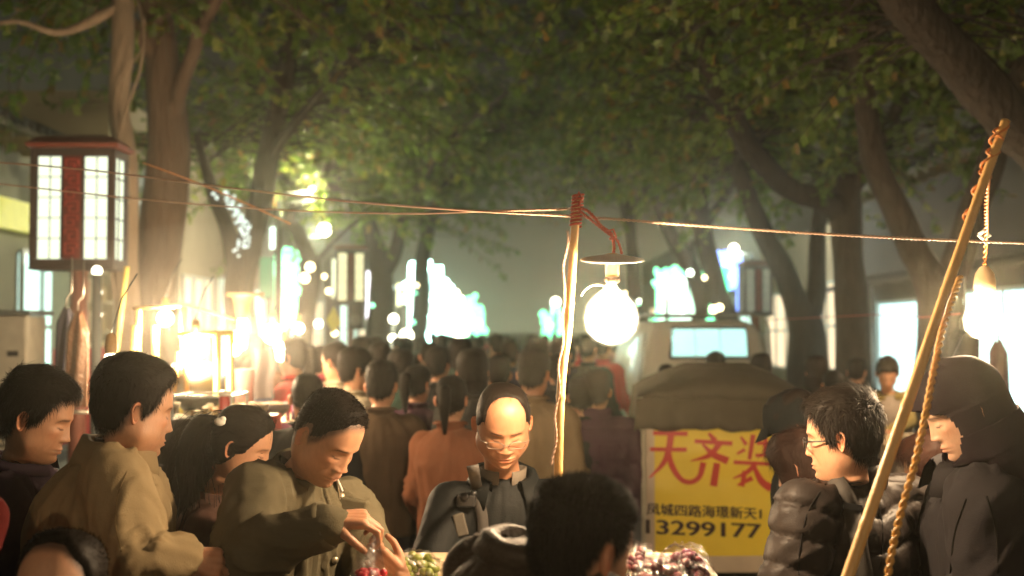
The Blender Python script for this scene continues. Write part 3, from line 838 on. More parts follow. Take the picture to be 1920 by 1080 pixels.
PALE_BARK = mat('pale_bark', (.26, .20, .14), rough=.9, noise_amt=.35, nscale=10, bump=.9, bscale=20, stretch=(1, 1, .3), bdist=.04)
LIT_BARK = mat('lit_bark', (.125, .085, .058), rough=.9, noise_amt=.45, nscale=12, bump=1.0, bscale=20, stretch=(1, 1, .22), bdist=.05)  # bark tone lightened and warmed for stall lamplight on this trunk
def W3(p): return Vector(p) if len(p) == 3 and not isinstance(p, tuple) else p
def tree(label, limbs, n_twig=150, seed=0, zmin=3.4, leaf=.05, yellow=.25, droop=.5, twig_len=1.3, bark=None, reach=None, sprays=24, group=None, name='street_tree'):
    """limbs: list of (points, radii); points are world coordinates from trunk foot to tip"""
    rs = np.random.RandomState(seed); leaf = leaf * .80
    base = Vector(limbs[0][0][0]); root = empty(name, (base.x, base.y, 0), label, 'tree', group)
    mb = MB(); starts = []
    for pts, rad in limbs:
        c = catmull(pts, 7); n = len(c); rr = np.interp(np.linspace(0, len(pts) - 1, n), range(len(pts)), rad)
        j = vnoise(np.array(c) * 1.6 + seed) * .03
        c = [Vector(p) + Vector((j[i], -j[i] * .5, 0)) for i, p in enumerate(c)]
        V0 = mb.n; mb.tube(c, rr, 14)
        a = mb.v[-1]; nn = vnoise(a * np.array((7, 7, 2.2)) + seed) ; cen = np.repeat(np.array([tuple(p) for p in c]), 14, axis=0)
        mb.v[-1] = cen + (a - cen) * (1 + .13 * nn)[:, None]
        for i in range(2, n):
            if c[i].z > zmin: starts.append((np.array(c[i]), np.array(c[i] - c[i - 1]), rr[i]))
    tips = []
    LV = []; LC = []; SO = []; SA = []; SU = []; SW = []; SC_ = []
    if starts:
        for q in range(int(n_twig * .62)):
            p, d, r = starts[rs.randint(len(starts))]
            az = rs.rand() * 2 * math.pi; dirn = np.array((math.cos(az), abs(math.sin(az)) if rs.rand() < .86 else math.sin(az), rs.uniform(-.35, .6)))
            dirn = dirn * .9 + d / (np.linalg.norm(d) + 1e-6) * .4; dirn /= np.linalg.norm(dirn)
            L = twig_len * rs.uniform(.7, 1.7); pts = [p]; k = 5
            for s in range(k):
                dirn = dirn + np.array((0, 0, -droop / k)) + rs.randn(3) * .14; dirn /= np.linalg.norm(dirn)
                pts.append(pts[-1] + dirn * L / k)
            mb.tube([Vector(x) for x in pts], np.linspace(min(.013, r * .4), .003, len(pts)), 5, cap=False)
            for s in range(sprays):                                         # compound leaves along the twig
                t = rs.uniform(.42, 1.0) * (len(pts) - 1); i = min(int(t), len(pts) - 2); o = pts[i] * (1 - (t - i)) + pts[i + 1] * (t - i)
                side = np.cross(pts[i + 1] - pts[i], rs.randn(3)); side /= np.linalg.norm(side) + 1e-9
                ax = side * .8 + (pts[i + 1] - pts[i]) / (L / k) * .5 + np.array((0, 0, -.35 * rs.rand())); ax /= np.linalg.norm(ax)
                up = rs.randn(3) * .5 + np.array((0, 0, 1.)); w = np.cross(ax, up); w /= np.linalg.norm(w) + 1e-9; up = np.cross(w, ax)
                nl = 6; sl = leaf * 4.2
                yl = rs.rand() < yellow; tint = rs.uniform(.65, 1.3)
                colr = np.array((.30, .18, .04) if yl and rs.rand() < .25 else ((.27, .31, .05) if yl else (.135, .225, .035))) * tint
                SO.append(o); SA.append(ax); SU.append(up); SW.append(w); SC_.append(colr)
    if SO:
        SO, SA, SU, SW, SC_ = [np.array(q)[:, None, None] for q in (SO, SA, SU, SW, SC_)]
        m = len(SO); k = np.arange(1, 7)[None, :, None, None] / 6.; sd = np.array((-1., 1.))[None, None, :, None]
        cp = SO + SA * (leaf * 3.0) * k + 0 * sd
        dv = SW * sd * .85 + SA * .5 + SU * rs.uniform(-.45, .2, (m, 6, 2, 1)); dv /= np.linalg.norm(dv, axis=-1, keepdims=True)
        wv = np.cross(dv, SU + 0 * dv); wv /= np.linalg.norm(wv, axis=-1, keepdims=True) + 1e-9
        ll = leaf * rs.uniform(.85, 1.3, (m, 6, 2, 1))
        LV = np.stack([cp, cp + dv * ll * .5 + wv * ll * .30, cp + dv * ll, cp + dv * ll * .5 - wv * ll * .30], 3).reshape(-1, 3)
        LC = np.repeat(np.broadcast_to(SC_, (m, 6, 2, 3)).reshape(-1, 3), 4, axis=0)
    mb.build('trunk', bark or BARK, root)
    if len(LV):
        n = len(LV) // 4
        me = bpy.data.meshes.new('crown'); me.vertices.add(len(LV)); me.vertices.foreach_set('co', LV.ravel())
        me.loops.add(n * 4); me.loops.foreach_set('vertex_index', np.arange(n * 4)); me.polygons.add(n)
        me.polygons.foreach_set('loop_start', np.arange(n) * 4); me.update(calc_edges=True)
        at = me.color_attributes.new('col', 'FLOAT_COLOR', 'POINT'); cc = np.ones((len(LV), 4)); cc[:, :3] = LC; at.data.foreach_set('color', cc.ravel())
        o = link_mesh('crown', me, LEAF, root)
    return root
def G0(x, y): return Vector((x, y, 0))
def px(*a): return [P(*q) for q in a]
tg = 'street trees lining both kerbs'
# left row
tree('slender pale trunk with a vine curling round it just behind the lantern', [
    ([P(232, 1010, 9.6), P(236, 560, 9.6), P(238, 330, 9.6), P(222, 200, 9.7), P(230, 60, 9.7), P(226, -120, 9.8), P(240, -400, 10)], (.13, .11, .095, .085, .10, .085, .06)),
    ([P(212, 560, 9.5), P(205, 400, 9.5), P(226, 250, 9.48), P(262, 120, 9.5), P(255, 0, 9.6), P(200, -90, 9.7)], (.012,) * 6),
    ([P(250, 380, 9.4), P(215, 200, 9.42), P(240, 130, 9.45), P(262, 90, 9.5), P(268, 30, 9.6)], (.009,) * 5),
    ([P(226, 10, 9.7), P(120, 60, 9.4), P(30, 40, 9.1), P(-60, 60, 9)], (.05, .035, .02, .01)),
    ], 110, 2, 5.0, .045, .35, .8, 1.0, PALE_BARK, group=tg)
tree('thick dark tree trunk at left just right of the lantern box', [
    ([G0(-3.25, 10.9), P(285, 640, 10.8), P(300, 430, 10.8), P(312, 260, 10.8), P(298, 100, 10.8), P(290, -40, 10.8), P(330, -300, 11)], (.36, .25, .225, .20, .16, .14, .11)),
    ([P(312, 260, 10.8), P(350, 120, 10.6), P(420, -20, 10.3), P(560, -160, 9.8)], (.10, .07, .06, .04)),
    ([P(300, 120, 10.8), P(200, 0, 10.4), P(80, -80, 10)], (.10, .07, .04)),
    ], 260, 3, 5.0, .05, .30, .9, 1.5, LIT_BARK, group=tg)
tree('leaning left tree in front of the green neon sign with forked top', [
    ([G0(-3.2, 14.4), P(455, 640, 14.4), P(450, 520, 14.4), P(485, 400, 14.4), P(512, 250, 14.3), P(536, 130, 14.2), P(552, 0, 14), P(575, -200, 14)], (.25, .20, .19, .16, .14, .12, .11, .08)),
    ([P(450, 520, 14.4), P(425, 430, 14.3), P(395, 350, 14.2), P(370, 250, 14)], (.14, .10, .08, .04)),
    ([P(500, 300, 14.3), P(590, 190, 13.9), P(700, 60, 13.4), P(760, -60, 13)], (.07, .06, .05, .03)),
    ], 330, 4, 3.9, .05, .22, .8, 1.6, group=tg)
tree('thin crooked left tree between the green neon and the yellow lantern', [
    ([G0(-3.3, 19), P(568, 650, 19), P(578, 560, 19), P(584, 500, 19), P(560, 440, 18.9), P(545, 400, 18.8), P(620, 300, 18.6), P(600, 150, 18.5)], (.2, .16, .15, .15, .12, .09, .07, .04)),
    ([P(584, 500, 19), P(640, 440, 19), P(690, 400, 19)], (.06, .04, .02)),
    ], 260, 5, 4.0, .055, .2, .6, 1.6, group=tg)
tree('grey tree with a wide fork standing by the crowd left of centre', [
    ([G0(-2.95, 26), P(712, 640, 26), P(716, 560, 26), P(712, 500, 26), P(690, 420, 26), P(668, 330, 26), P(690, 200, 25.8), P(700, 40, 25.5), P(720, -120, 25)], (.40, .32, .30, .26, .18, .15, .14, .11, .08)),
    ([P(716, 520, 26), P(742, 470, 26), P(762, 400, 25.8), P(808, 310, 25.2), P(880, 230, 24.5), P(980, 150, 23.5)], (.2, .17, .14, .11, .07, .03)),
    ([P(690, 420, 26), P(640, 340, 25.8), P(600, 220, 25.5)], (.12, .09, .05)),
    ], 330, 6, 4.4, .06, .15, .5, 2.0, group=tg)
tree('hazy far tree leaning over the crowd from the left kerb', [
    ([G0(-3.3, 38), P(790, 560, 38), P(800, 440, 38), P(850, 330, 37), P(930, 250, 35), P(1000, 210, 33)], (.35, .28, .22, .16, .1, .05)),
    ([P(800, 440, 38), P(770, 300, 38), P(780, 150, 38)], (.2, .14, .08)),
    ], 300, 7, 5.0, .07, .2, .4, 2.4, group=tg)
# right row
tree('slanting thin right hand tree behind the van and hanging bulb', [
    ([G0(4.4, 27), P(1320, 600, 27), P(1300, 520, 27), P(1255, 430, 26.8), P(1212, 320, 26.5), P(1180, 220, 26), P(1150, 110, 25.5), P(1090, -20, 25)], (.30, .24, .21, .18, .16, .14, .12, .09)),
    ([P(1212, 320, 26.5), P(1140, 200, 26), P(1080, 60, 25)], (.08, .06, .03)),
    ], 300, 8, 5.0, .06, .4, .4, 2.1, group=tg)
tree('upright right hand tree rising behind the van roof', [
    ([G0(4.35, 21.5), P(1375, 640, 21.5), P(1350, 560, 21.5), P(1318, 430, 21.3), P(1308, 300, 21), P(1300, 160, 20.6), P(1290, -60, 20)], (.28, .22, .20, .18, .16, .13, .09)),
    ([P(1318, 430, 21.3), P(1380, 330, 21), P(1400, 200, 20.5)], (.10, .08, .05)),
    ], 270, 9, 4.4, .055, .35, .5, 1.8, group=tg)
tree('wide forked right tree standing just behind the canvas cart', [
    ([G0(4.5, 17.0), P(1512, 660, 17), P(1508, 610, 17), P(1488, 560, 17), P(1450, 470, 16.9), P(1420, 400, 16.8), P(1390, 330, 16.7), P(1350, 200, 16.4)], (.40, .29, .27, .19, .17, .15, .13, .08)),
    ([P(1508, 610, 17), P(1526, 560, 17), P(1532, 480, 17), P(1536, 400, 16.9), P(1560, 300, 16.7)], (.18, .15, .13, .11, .07)),
    ], 240, 10, 4.1, .05, .25, .7, 1.5, group=tg)
tree('straight dark tree with a long limb arching left over the van', [
    ([G0(4.35, 14.2), P(1600, 680, 14.2), P(1596, 560, 14.2), P(1590, 460, 14.2), P(1588, 380, 14.2), P(1600, 330, 14.2)], (.26, .22, .20, .20, .22, .15)),
    ([P(1588, 400, 14.2), P(1540, 375, 14.0), P(1480, 355, 13.8), P(1430, 310, 13.5), P(1385, 240, 13.2), P(1340, 160, 12.9), P(1318, 60, 12.6), P(1300, -80, 12)], (.18, .15, .13, .14, .14, .13, .12, .09)),
    ([P(1590, 380, 14.2), P(1640, 280, 14), P(1700, 160, 13.6), P(1720, 0, 13)], (.12, .10, .08, .05)),
    ], 270, 11, 4.0, .05, .25, .7, 1.6, group=tg)
tree('big right tree whose trunk splits low behind the hooded figure', [
    ([G0(4.25, 11.1), P(1765, 690, 11.1), P(1768, 580, 11.1), P(1735, 500, 11.1), P(1690, 420, 11.0), P(1648, 330, 10.9), P(1625, 220, 10.8), P(1612, 120, 10.6), P(1580, -40, 10.3)], (.30, .24, .24, .16, .14, .13, .12, .12, .10)),
    ([P(1768, 580, 11.1), P(1800, 480, 11.1), P(1826, 400, 11.1), P(1862, 300, 11), P(1900, 180, 10.8), P(1960, 40, 10.6)], (.2, .15, .14, .13, .12, .08)),
    ], 250, 12, 4.2, .05, .2, .7, 1.5, group=tg)
tree('nearest right tree crossing the top corner as a broad diagonal limb', [
    ([G0(4.7, 8.0), P(2150, 560, 8.0), P(2060, 400, 7.9), P(1935, 265, 7.8), P(1830, 150, 7.7), P(1740, 50, 7.6), P(1660, -40, 7.5), P(1560, -160, 7.3)], (.28, .24, .20, .175, .165, .15, .13, .10)),
    ([P(1935, 265, 7.8), P(1990, 100, 7.9), P(2040, -60, 8)], (.14, .11, .08)),
    ], 200, 13, 3.8, .034, .2, .7, 1.4, group=tg)
tree('hazy far tree on the right bending over the end of the street', [
    ([G0(4.6, 40), P(1190, 560, 40), P(1180, 430, 40), P(1150, 330, 39), P(1080, 240, 38), P(1010, 190, 36)], (.35, .26, .22, .16, .1, .05)),
    ([P(1180, 430, 40), P(1220, 300, 39), P(1240, 160, 38)], (.16, .12, .07)),
    ], 320, 14, 5.2, .075, .4, .4, 2.6, group=tg)
# ------------------------------------------------------------------ hanging bulbs on the foreground stall
def arc_pts(c, r, a0, a1, n, ux, uz):
    return [Vector(c) + Vector(ux) * (math.cos(R(a0 + (a1 - a0) * i / n)) * r) + Vector(uz) * (math.sin(R(a0 + (a1 - a0) * i / n)) * r) for i in range(n + 1)]
def twisted(mb, pts, r=.0018, pitch=.022, off=.0020, sub=None, mi=(0, 0)):
    c = catmull(pts, 40 if sub is None else sub); S = 0; A = [[], []]; L = [0]
    for i in range(1, len(c)): L.append(L[-1] + np.linalg.norm(c[i] - c[i - 1]))
    m = int(L[-1] / (pitch / 7)); t = np.linspace(0, L[-1], m); C = np.array(c); Q = np.stack([np.interp(t, L, C[:, k]) for k in range(3)], 1)
    T = np.gradient(Q, axis=0); T /= np.linalg.norm(T, axis=1, keepdims=True); up = np.array((0, .3, 1.)) if abs(T[0][2]) < .8 else np.array((0, 1., 0))
    a = np.cross(T, up); a /= np.linalg.norm(a, axis=1, keepdims=True); b = np.cross(T, a); ph = t / pitch * 2 * math.pi
    for k in range(2):
        X = Q + (a * np.cos(ph + k * math.pi)[:, None] + b * np.sin(ph + k * math.pi)[:, None]) * off
        mb.tube([Vector(x) for x in X], r, 6, mi=mi[k])
BAMBOO = mat('bamboo', (.72, .44, .16), rough=.42, noise_amt=.22, nscale=6, stretch=(6, 6, 1), bump=.2, bscale=30)
RED_TAPE = mat('red_tape', (.50, .07, .02), rough=.45, noise_amt=.3, nscale=60)
WIRE = mat('pale_twisted_flex', (.55, .36, .26), rough=.5); WIRE2 = mat('orange_flex', (.60, .22, .06), rough=.45)
def bamboo(mb, pts, r0, r1, node=.19):
    c = catmull(pts, 30); C = np.array(c); L = np.r_[0, np.cumsum(np.linalg.norm(np.diff(C, axis=0), axis=1))]
    n = int(L[-1] / .008); t = np.linspace(0, L[-1], n); Q = np.stack([np.interp(t, L, C[:, k]) for k in range(3)], 1)
    d = np.abs((t / node) - np.round(t / node)) * node
    rr = np.interp(t, [0, L[-1]], [r0, r1]) * (1 + .13 * np.exp(-(d / .006) ** 2) - .05 * np.exp(-((d - .012) / .005) ** 2))
    mb.tube([Vector(q) for q in Q], rr, 14)

def centre_pole():
    base = P(1038, 1500, 2.92); base.z = 0
    root = empty('bamboo_pole', base, 'upright bamboo pole in the middle with red tape wound round its tip', 'pole')
    b = MB(); bamboo(b, [base, P(1047, 870, 2.9), P(1066, 600, 2.9), P(1082, 372, 2.9)], .0145, .0105, .24); b.build('cane', BAMBOO, root)
    t = MB(); pts = []
    for i in range(160):
        f = i / 159; c = P(1079 + 5 * f, 425 - 60 * f, 2.9); a = f * 2 * math.pi * 9
        pts.append(c + Vector((math.cos(a) * .0135, math.sin(a) * .0135, 0)))
    t.tube(pts, .0035, 6); 
    t.tube([P(1078, 378, 2.89), P(1086, 360, 2.88), P(1092, 372, 2.88), P(1084, 386, 2.885)], .003, 6)
    t.build('red_tape_binding', RED_TAPE, root)
    w = MB(); pts = []
    for i in range(30):
        f = i / 29; y = 432 + f * 440; pts.append(P(np.interp(y, [372, 600, 870], [1082, 1066, 1047]) - 10 + 3 * math.sin(f * 30) - 4 * (f < .3), y, 2.888))
    twisted(w, pts, .0017, .028, .0022, sub=4); w.build('flex_down_the_cane', WIRE, root)
centre_pole()
def centre_lamp():
    c = P(1148, 483, 2.9)
    root = empty('hanging_bulb', c, 'big glaring bulb under a flat white disc shade beside the middle pole', 'lamp')
    s = MB(); s.lathe(c, [(.014, .010), (.030, .006), (.060, .001), (.0815, -.004), (.083, -.007), (.080, -.008), (.03, -.001), (.014, .002)], 40, rot=Matrix.Rotation(R(9), 3, 'X'))
    s.build('disc_shade', mat('white_enamel', (.80, .78, .72), rough=.35, noise_amt=.06), root)
    k = MB(); k.lathe(c, [(.003, .012), (.015, .010), (.018, -.004), (.018, -.045), (.016, -.052)], 22); k.build('socket', mat('amber_ceramic', (.55, .34, .14), rough=.4), root)
    n = MB(); n.lathe(c, [(.0175, -.050), (.0195, -.054), (.0195, -.062), (.014, -.068)], 22)
    for a in range(5): n.box(c + Vector((math.cos(a) * .019, math.sin(a) * .019, -.058)), (.004, .004, .009))
    n.build('screw_cap', mat('dark_brass', (.10, .07, .05), rough=.4, metal=.7), root)
    h = MB(); h.tube(arc_pts(P(1120, 566, 2.86), .045, 20, 160, 14, (1, 0, 0), (0, 0, 1)), .003, 6); h.build('wire_hook', mat('bright_wire', (.7, .65, .55), metal=.6, rough=.3), root)
    gc = P(1146, 596, 2.9)
    b = MB(); b.lathe(gc, [(.014, .088), (.024, .076), (.048, .060), (.068, .034), (.076, 0), (.070, -.034), (.050, -.058), (.024, -.072), (.002, -.076)], 26)
    b.build('glass_bulb', BULB(), root)
    point_light(gc, 96, WARM, .05, root)
    f = MB()
    twisted(f, [P(1083, 388, 2.9), P(1105, 398, 2.9), P(1128, 424, 2.9), P(1146, 438, 2.9), P(1151, 460, 2.9), P(1150, 478, 2.9)], .0022, .018, .0026, sub=12)
    twisted(f, [P(1083, 392, 2.88), P(1112, 416, 2.9), P(1143, 440, 2.9), P(1158, 452, 2.9), P(1166, 476, 2.9)], .0018, .02, .0022, sub=12)
    f.tube([P(1138, 434, 2.89), P(1150, 430, 2.88), P(1155, 444, 2.89), P(1143, 448, 2.9)], .0035, 6)
    f.build('red_flex', RED_TAPE, root)
centre_lamp()
PX2 = lambda y: float(np.interp(y, [225, 420, 590, 760, 1080], [1885, 1817, 1762, 1702, 1590]))
def right_pole():
    base = P(1480, 1380, 2.3); base.z = max(base.z, 0)
    pa, pb = P(1590, 1080, 2.31), P(1702, 755, 2.39); foot = pa + (pa - pb) * (pa.z / (pb.z - pa.z))
    root = empty('bamboo_pole', foot, 'thick leaning orange bamboo pole crossing in front of the padded jacket', 'pole')
    b = MB(); bamboo(b, [foot, P(1590, 1080, 2.31), P(1702, 755, 2.39), P(1817, 420, 2.46), P(1886, 226, 2.5)], .0165, .0100, .27); b.build('cane', BAMBOO, root)
    w = MB()
    for k, (rr, tn) in enumerate(((.013, 5), (.015, -4))):
        pts = []
        for i in range(90):
            f = i / 89; y = 228 + f * 190; a = f * 2 * math.pi * tn + k
            pts.append(P(PX2(y) - 3, y, 2.49) + Vector((math.cos(a) * rr, math.sin(a) * rr * .8, 0)))
        w.tube(pts, .0028, 6)
    w.build('wound_flex', WIRE2, root)
right_pole()
def right_lamp():
    c = P(1846, 505, 3.3)
    root = empty('hanging_bulb', c, 'glaring bare bulb in a pear shaped socket above the hooded figure', 'lamp')
    s = MB(); s.lathe(c, [(.004, .012), (.014, .006), (.026, -.012), (.031, -.035), (.030, -.060), (.026, -.072)], 24); s.build('socket', mat('cream_bakelite', (.66, .48, .26), rough=.4), root)
    gc = P(1843, 596, 3.3)
    b = MB(); b.lathe(gc, [(.024, .080), (.034, .060), (.050, .030), (.060, -.002), (.056, -.034), (.036, -.058), (.002, -.068)], 26); b.build('glass_bulb', BULB(), root)
    point_light(gc, 82, WARM, .045, root)
    f = MB(); twisted(f, [P(1885, 232, 2.5), P(1858, 300, 2.75), P(1850, 380, 3.0), P(1849, 440, 3.2), P(1846, 496, 3.3)], .0028, .05, .004, sub=14); f.build('flex', WIRE2, root)
    g = MB(); g.tube([P(1835, 440, 3.25), P(1846, 432, 3.24), P(1856, 442, 3.25), P(1844, 448, 3.25), P(1834, 440, 3.25)], .006, 6); g.build('white_tie', mat('white_cloth', (.8, .78, .75)), root)
right_lamp()
def cords():
    o = MB(); twisted(o, [P(1800, 520, 2.62), P(1772, 600, 2.5), P(1752, 690, 2.42), P(1735, 780, 2.38), P(1718, 860, 2.36), P(1690, 960, 2.34), P(1668, 1060, 2.32), P(1640, 1240, 2.3), P(1600, 1500, 2.3)], .0042, .040, .0046, sub=30)
    tag(o.build('gold_rope', mat('gold_cord', (.62, .34, .08), rough=.4)), 'loose twisted gold cord dangling right of the leaning pole', 'cord')
    a = MB(); twisted(a, [P(-60, 300, 5.0), P(160, 318, 4.7), P(400, 348, 4.2), P(620, 374, 3.7), P(860, 393, 3.2), P(1070, 405, 2.93), P(1350, 426, 2.95), P(1640, 444, 3.0), P(1990, 459, 3.1)], .0021, .026, .0023, sub=40)
    tag(a.build('twisted_cable', WIRE), 'long pale twisted cable crossing the whole street from left to right', 'cable')
    b = MB(); twisted(b, [P(-60, 338, 5.2), P(250, 372, 4.8), P(500, 392, 4.2), P(740, 400, 3.6), P(900, 396, 3.2), P(1076, 391, 2.9)], .0019, .026, .0021, sub=30)
    tag(b.build('twisted_cable', WIRE), 'lower thin cable from the left edge to the tip of the middle pole', 'cable')
    c = MB(); twisted(c, [P(268, 305, 5.6), P(350, 335, 5.5), P(440, 372, 5.5), P(545, 420, 5.6)], .002, .026, .0022, sub=14)
    tag(c.build('orange_cable', WIRE2), 'short orange cable sagging in front of the thick left trunk', 'cable')
    d = MB(); d.tube([P(1640, 590, 8), P(1730, 595, 7), P(1800, 588, 6)], .004, 6); d.tube([P(1440, 600, 9), P(1640, 590, 8)], .003, 6)
    tag(d.build('thin_line', mat('dull_red_line', (.4, .1, .08))), 'thin reddish line strung low between the right hand trees', 'cable')
cords()
# a third bulb of the same stall row, over the viewer's shoulder at the left, outside the picture
def rear_lamp(c, power, label):
    root = empty('hanging_bulb', c, label, 'lamp')
    s = MB(); s.lathe(c, [(.014, .16), (.030, .155), (.09, .150), (.09, .146), (.014, .148)], 30); s.build('disc_shade', mat('white_enamel', (.80, .78, .72)), root)
    k = MB(); k.lathe(c, [(.015, .15), (.018, .14), (.018, .09)], 16); k.build('socket', mat('amber_ceramic', (.55, .34, .14)), root)
    b = MB(); b.ball(c, .055, 18, 12); b.build('glass_bulb', BULB(), root)
    point_light(c, power, WARM, .05, root)
    f = MB(); f.tube([c + Vector((0, 0, .16)), c + Vector((0, 0, .8))], .003, 6); f.build('flex', WIRE2, root)
rear_lamp(Vector((-1.25, -.55, 2.35)), 50, 'bare bulb of the stall row hanging behind the viewer on the left')
rear_lamp(Vector((1.9, -.35, 2.25)), 34, 'added bare bulb hanging unseen behind the viewer on the right')  # added out of view to light the ear of the near dark head

# ------------------------------------------------------------------ lantern boxes on posts
def key_fret(mb, c, w, h, rows, ux, n, t=.008):
    """meander strip in relief: c centre, ux across, n outward"""
    uz = Vector((0, 0, 1)); cell = h / rows; s = w / 6.0
    path = [((-2.5, .5), (2.5, .5)), ((2.5, .5), (2.5, .12)), ((-2.5, .5), (-2.5, -.38)), ((-2.5, -.38), (.9, -.38)), ((.9, -.38), (.9, .12)), ((.9, .12), (-.8, .12))]
    for r in range(rows):
        zc = h / 2 - cell * (r + .5); fl = 1 if r % 2 == 0 else -1
        for (a, b) in path:
            p0 = Vector(c) + ux * a[0] * s * fl + uz * (zc + a[1] * cell * .85); p1 = Vector(c) + ux * b[0] * s * fl + uz * (zc + b[1] * cell * .85)
            m = (p0 + p1) / 2; L = (p1 - p0).length + s * .55
            horiz = abs(a[1] - b[1]) < 1e-6
            rot = Matrix((ux, n, uz)).transposed()
            mb.box(m + n * t, (L, .012, s * .55) if horiz else (s * .55, .012, L), rot)
def lantern(c, w, dpt, h, rz, label, lit, post_r=.065, roofc=None, panel=(.13, .035, .022)):
    """box lantern: two glazed doors with a red meander strip between, glazed sides, low hipped roof, round post"""
    root = empty('street_lantern', (c.x, c.y, 0), label, 'street lantern', 'red lantern boxes on posts')
    rot = Matrix.Rotation(R(rz), 3, 'Z'); X = rot @ Vector((1, 0, 0)); Y = rot @ Vector((0, 1, 0)); Z = Vector((0, 0, 1))
    dark = mat('dark_lantern_frame', (.045, .032, .028), rough=.5); red = mat('red_lacquer', panel, rough=.45)
    T = lambda x, y, z: c + X * x + Y * y + Z * z
    fm = MB(); e = .034
    for sx in (-1, 1):
        for sy in (-1, 1): fm.box(T(sx * (w / 2 - e / 2), sy * (dpt / 2 - e / 2), 0), (e, e, h), rot)
    for z in (-h / 2 + .03, h / 2 - .03):
        for sy in (-1, 1): fm.box(T(0, sy * (dpt / 2 - .021), z), (w - 2 * e - .002, .04, .06), rot)
        for sx in (-1, 1): fm.box(T(sx * (w / 2 - .021), 0, z), (.04, dpt - 2 * e - .002, .06), rot)
    fm.box(T(0, 0, -h / 2 - .012), (w + .01, dpt + .01, .02), rot)
    fm.build('frame', dark, root, bevel=.004)
    sw = .125 * w / .62
    st = MB(); 
    for sy in (-1, 1): st.box(T(0, sy * (dpt / 2 - .012), 0), (sw, .03, h - .122), rot)
    so = st.build('red_strip', mat('dark_red_board', (.13, .02, .018), rough=.6), root)
    kf = MB()
    for sy in (-1, 1):
        kf = MB(); key_fret(kf, T(0, sy * (dpt / 2 + .004), 0), sw * .86, h - .16, 7, X, Y * sy)
        kf.build('meander_relief', mat('red_relief', (.30, .04, .03), rough=.5), so)
    dw = (w - sw) / 2 - e
    for sy in (-1, 1):
        for sx in (-1, 1):
            cx = sx * (sw / 2 + dw / 2)
            g = MB(); g.box(T(cx, sy * (dpt / 2 - .035), 0), (dw - .004, .008, h - .124), rot); po = g.build('paper_pane', lit, root)
            b = MB(); b.box(T(cx, sy * (dpt / 2 - .024), 0), (.006, .010, h - .124), rot)
            for q in range(1, 5): b.box(T(cx, sy * (dpt / 2 - .0235), -(h - .12) / 2 + (h - .12) * q / 5), (dw - .006, .010, .006), rot)
            bo = b.build('glazing_bar', dark, po, world_space=False); bo.matrix_parent_inverse = Matrix.Identity(4)
            f2 = MB()
            for s3 in (-1, 1): f2.box(T(cx + s3 * (dw / 2 - .012), sy * (dpt / 2 - .012), 0), (.022, .022, h - .124), rot)
            f2.build('door_frame', dark, root)
    for sx in (-1, 1):
        g = MB(); g.box(T(sx * (w / 2 - .035), 0, 0), (.008, dpt - 2 * e - .01, h - .124), rot); po = g.build('paper_pane', lit, root)
        b = MB(); b.box(T(sx * (w / 2 - .024), 0, 0), (.010, .010, h - .124), rot)
        for q in range(1, 5): b.box(T(sx * (w / 2 - .0235), 0, -(h - .12) / 2 + (h - .12) * q / 5), (.010, dpt - 2 * e - .012, .010), rot)
        bo = b.build('glazing_bar', dark, po, world_space=False); bo.matrix_parent_inverse = Matrix.Identity(4)
    rf = MB(); ov = .02; zt = h / 2 + .005
    ring = [[T(sx * (w / 2 + o), sy * (dpt / 2 + o), z) for sx, sy in ((-1, -1), (1, -1), (1, 1), (-1, 1))] for o, z in ((ov, zt), (ov + .012, zt + .03), (-.03, zt + .085), (-dpt / 2 + .03, zt + .12))]
    V = [tuple(p) for r in ring for p in r]; F = [(i * 4 + k, i * 4 + (k + 1) % 4, (i + 1) * 4 + (k + 1) % 4, (i + 1) * 4 + k) for i in range(3) for k in range(4)] + [(3, 2, 1, 0), (12, 13, 14, 15)]
    rf.add(V, F, False); rf.build('roof', red, root)
    pm = MB(); pm.tube([(c.x, c.y, 0), (c.x, c.y, c.z - h / 2 - .02)], [post_r, post_r], 18); pm.build('post', mat('red_brown_post', (.20, .07, .045), rough=.5, noise_amt=.25), root)
    return root
lit1 = glow_mat('lit_lantern_paper', (.92, 1.0, .72), 1.35)
dim1 = glow_mat('dim_lantern_paper', (.62, .66, .48), .30)  # panes of the unlit lantern, brightness put in as a faint glow
yel1 = glow_mat('yellow_lantern_paper', (1.0, .92, .50), 1.1)
lantern(P(150, 393, 8.6), .64, .33, .90, 1, 'large glowing lantern box with a red meander strip, nearest at the left', lit1)
lantern(P(658, 520, 20.5), .56, .40, .98, 8, 'small lantern box with one dim side, above the dark loudspeaker', yel1)
lantern(P(1417, 545, 21), .56, .36, .92, 5, 'unlit grey lantern box with thin bars and added pane glow above the van roof', dim1)
# ------------------------------------------------------------------ people in the foreground
def fdir(yaw): return Matrix.Rotation(R(yaw), 3, 'Z') @ Vector((0, -1, 0))
def sdir(yaw): return Matrix.Rotation(R(yaw), 3, 'Z') @ Vector((1, 0, 0))
def hang(N, yaw, sd, fwd=.05, out=.05, w=.185, bend=.16):
    s = sdir(yaw); f = fdir(yaw); sh = N + s * (sd * w) - Vector((0, 0, .075)); el = sh + s * (sd * out) + f * fwd * .3 - Vector((0, 0, .29)); wr = el + f * bend - Vector((0, 0, .20))
    return [sh, el, wr]
def zipper(mb, N, H, yaw, hd, z0=.02, z1=-.5):
    f = fdir(yaw); s = sdir(yaw); u = (N - H).normalized(); ff = (f - u * f.dot(u)).normalized()
    g = [[N + u * z + ff * (hd * .9 + .012 * math.sin(-z * 6)) + s * x for x in (-.012, .012)] for z in np.linspace(z0, z1, 14)]
    mb.sheet([[tuple(q) for q in r] for r in g])

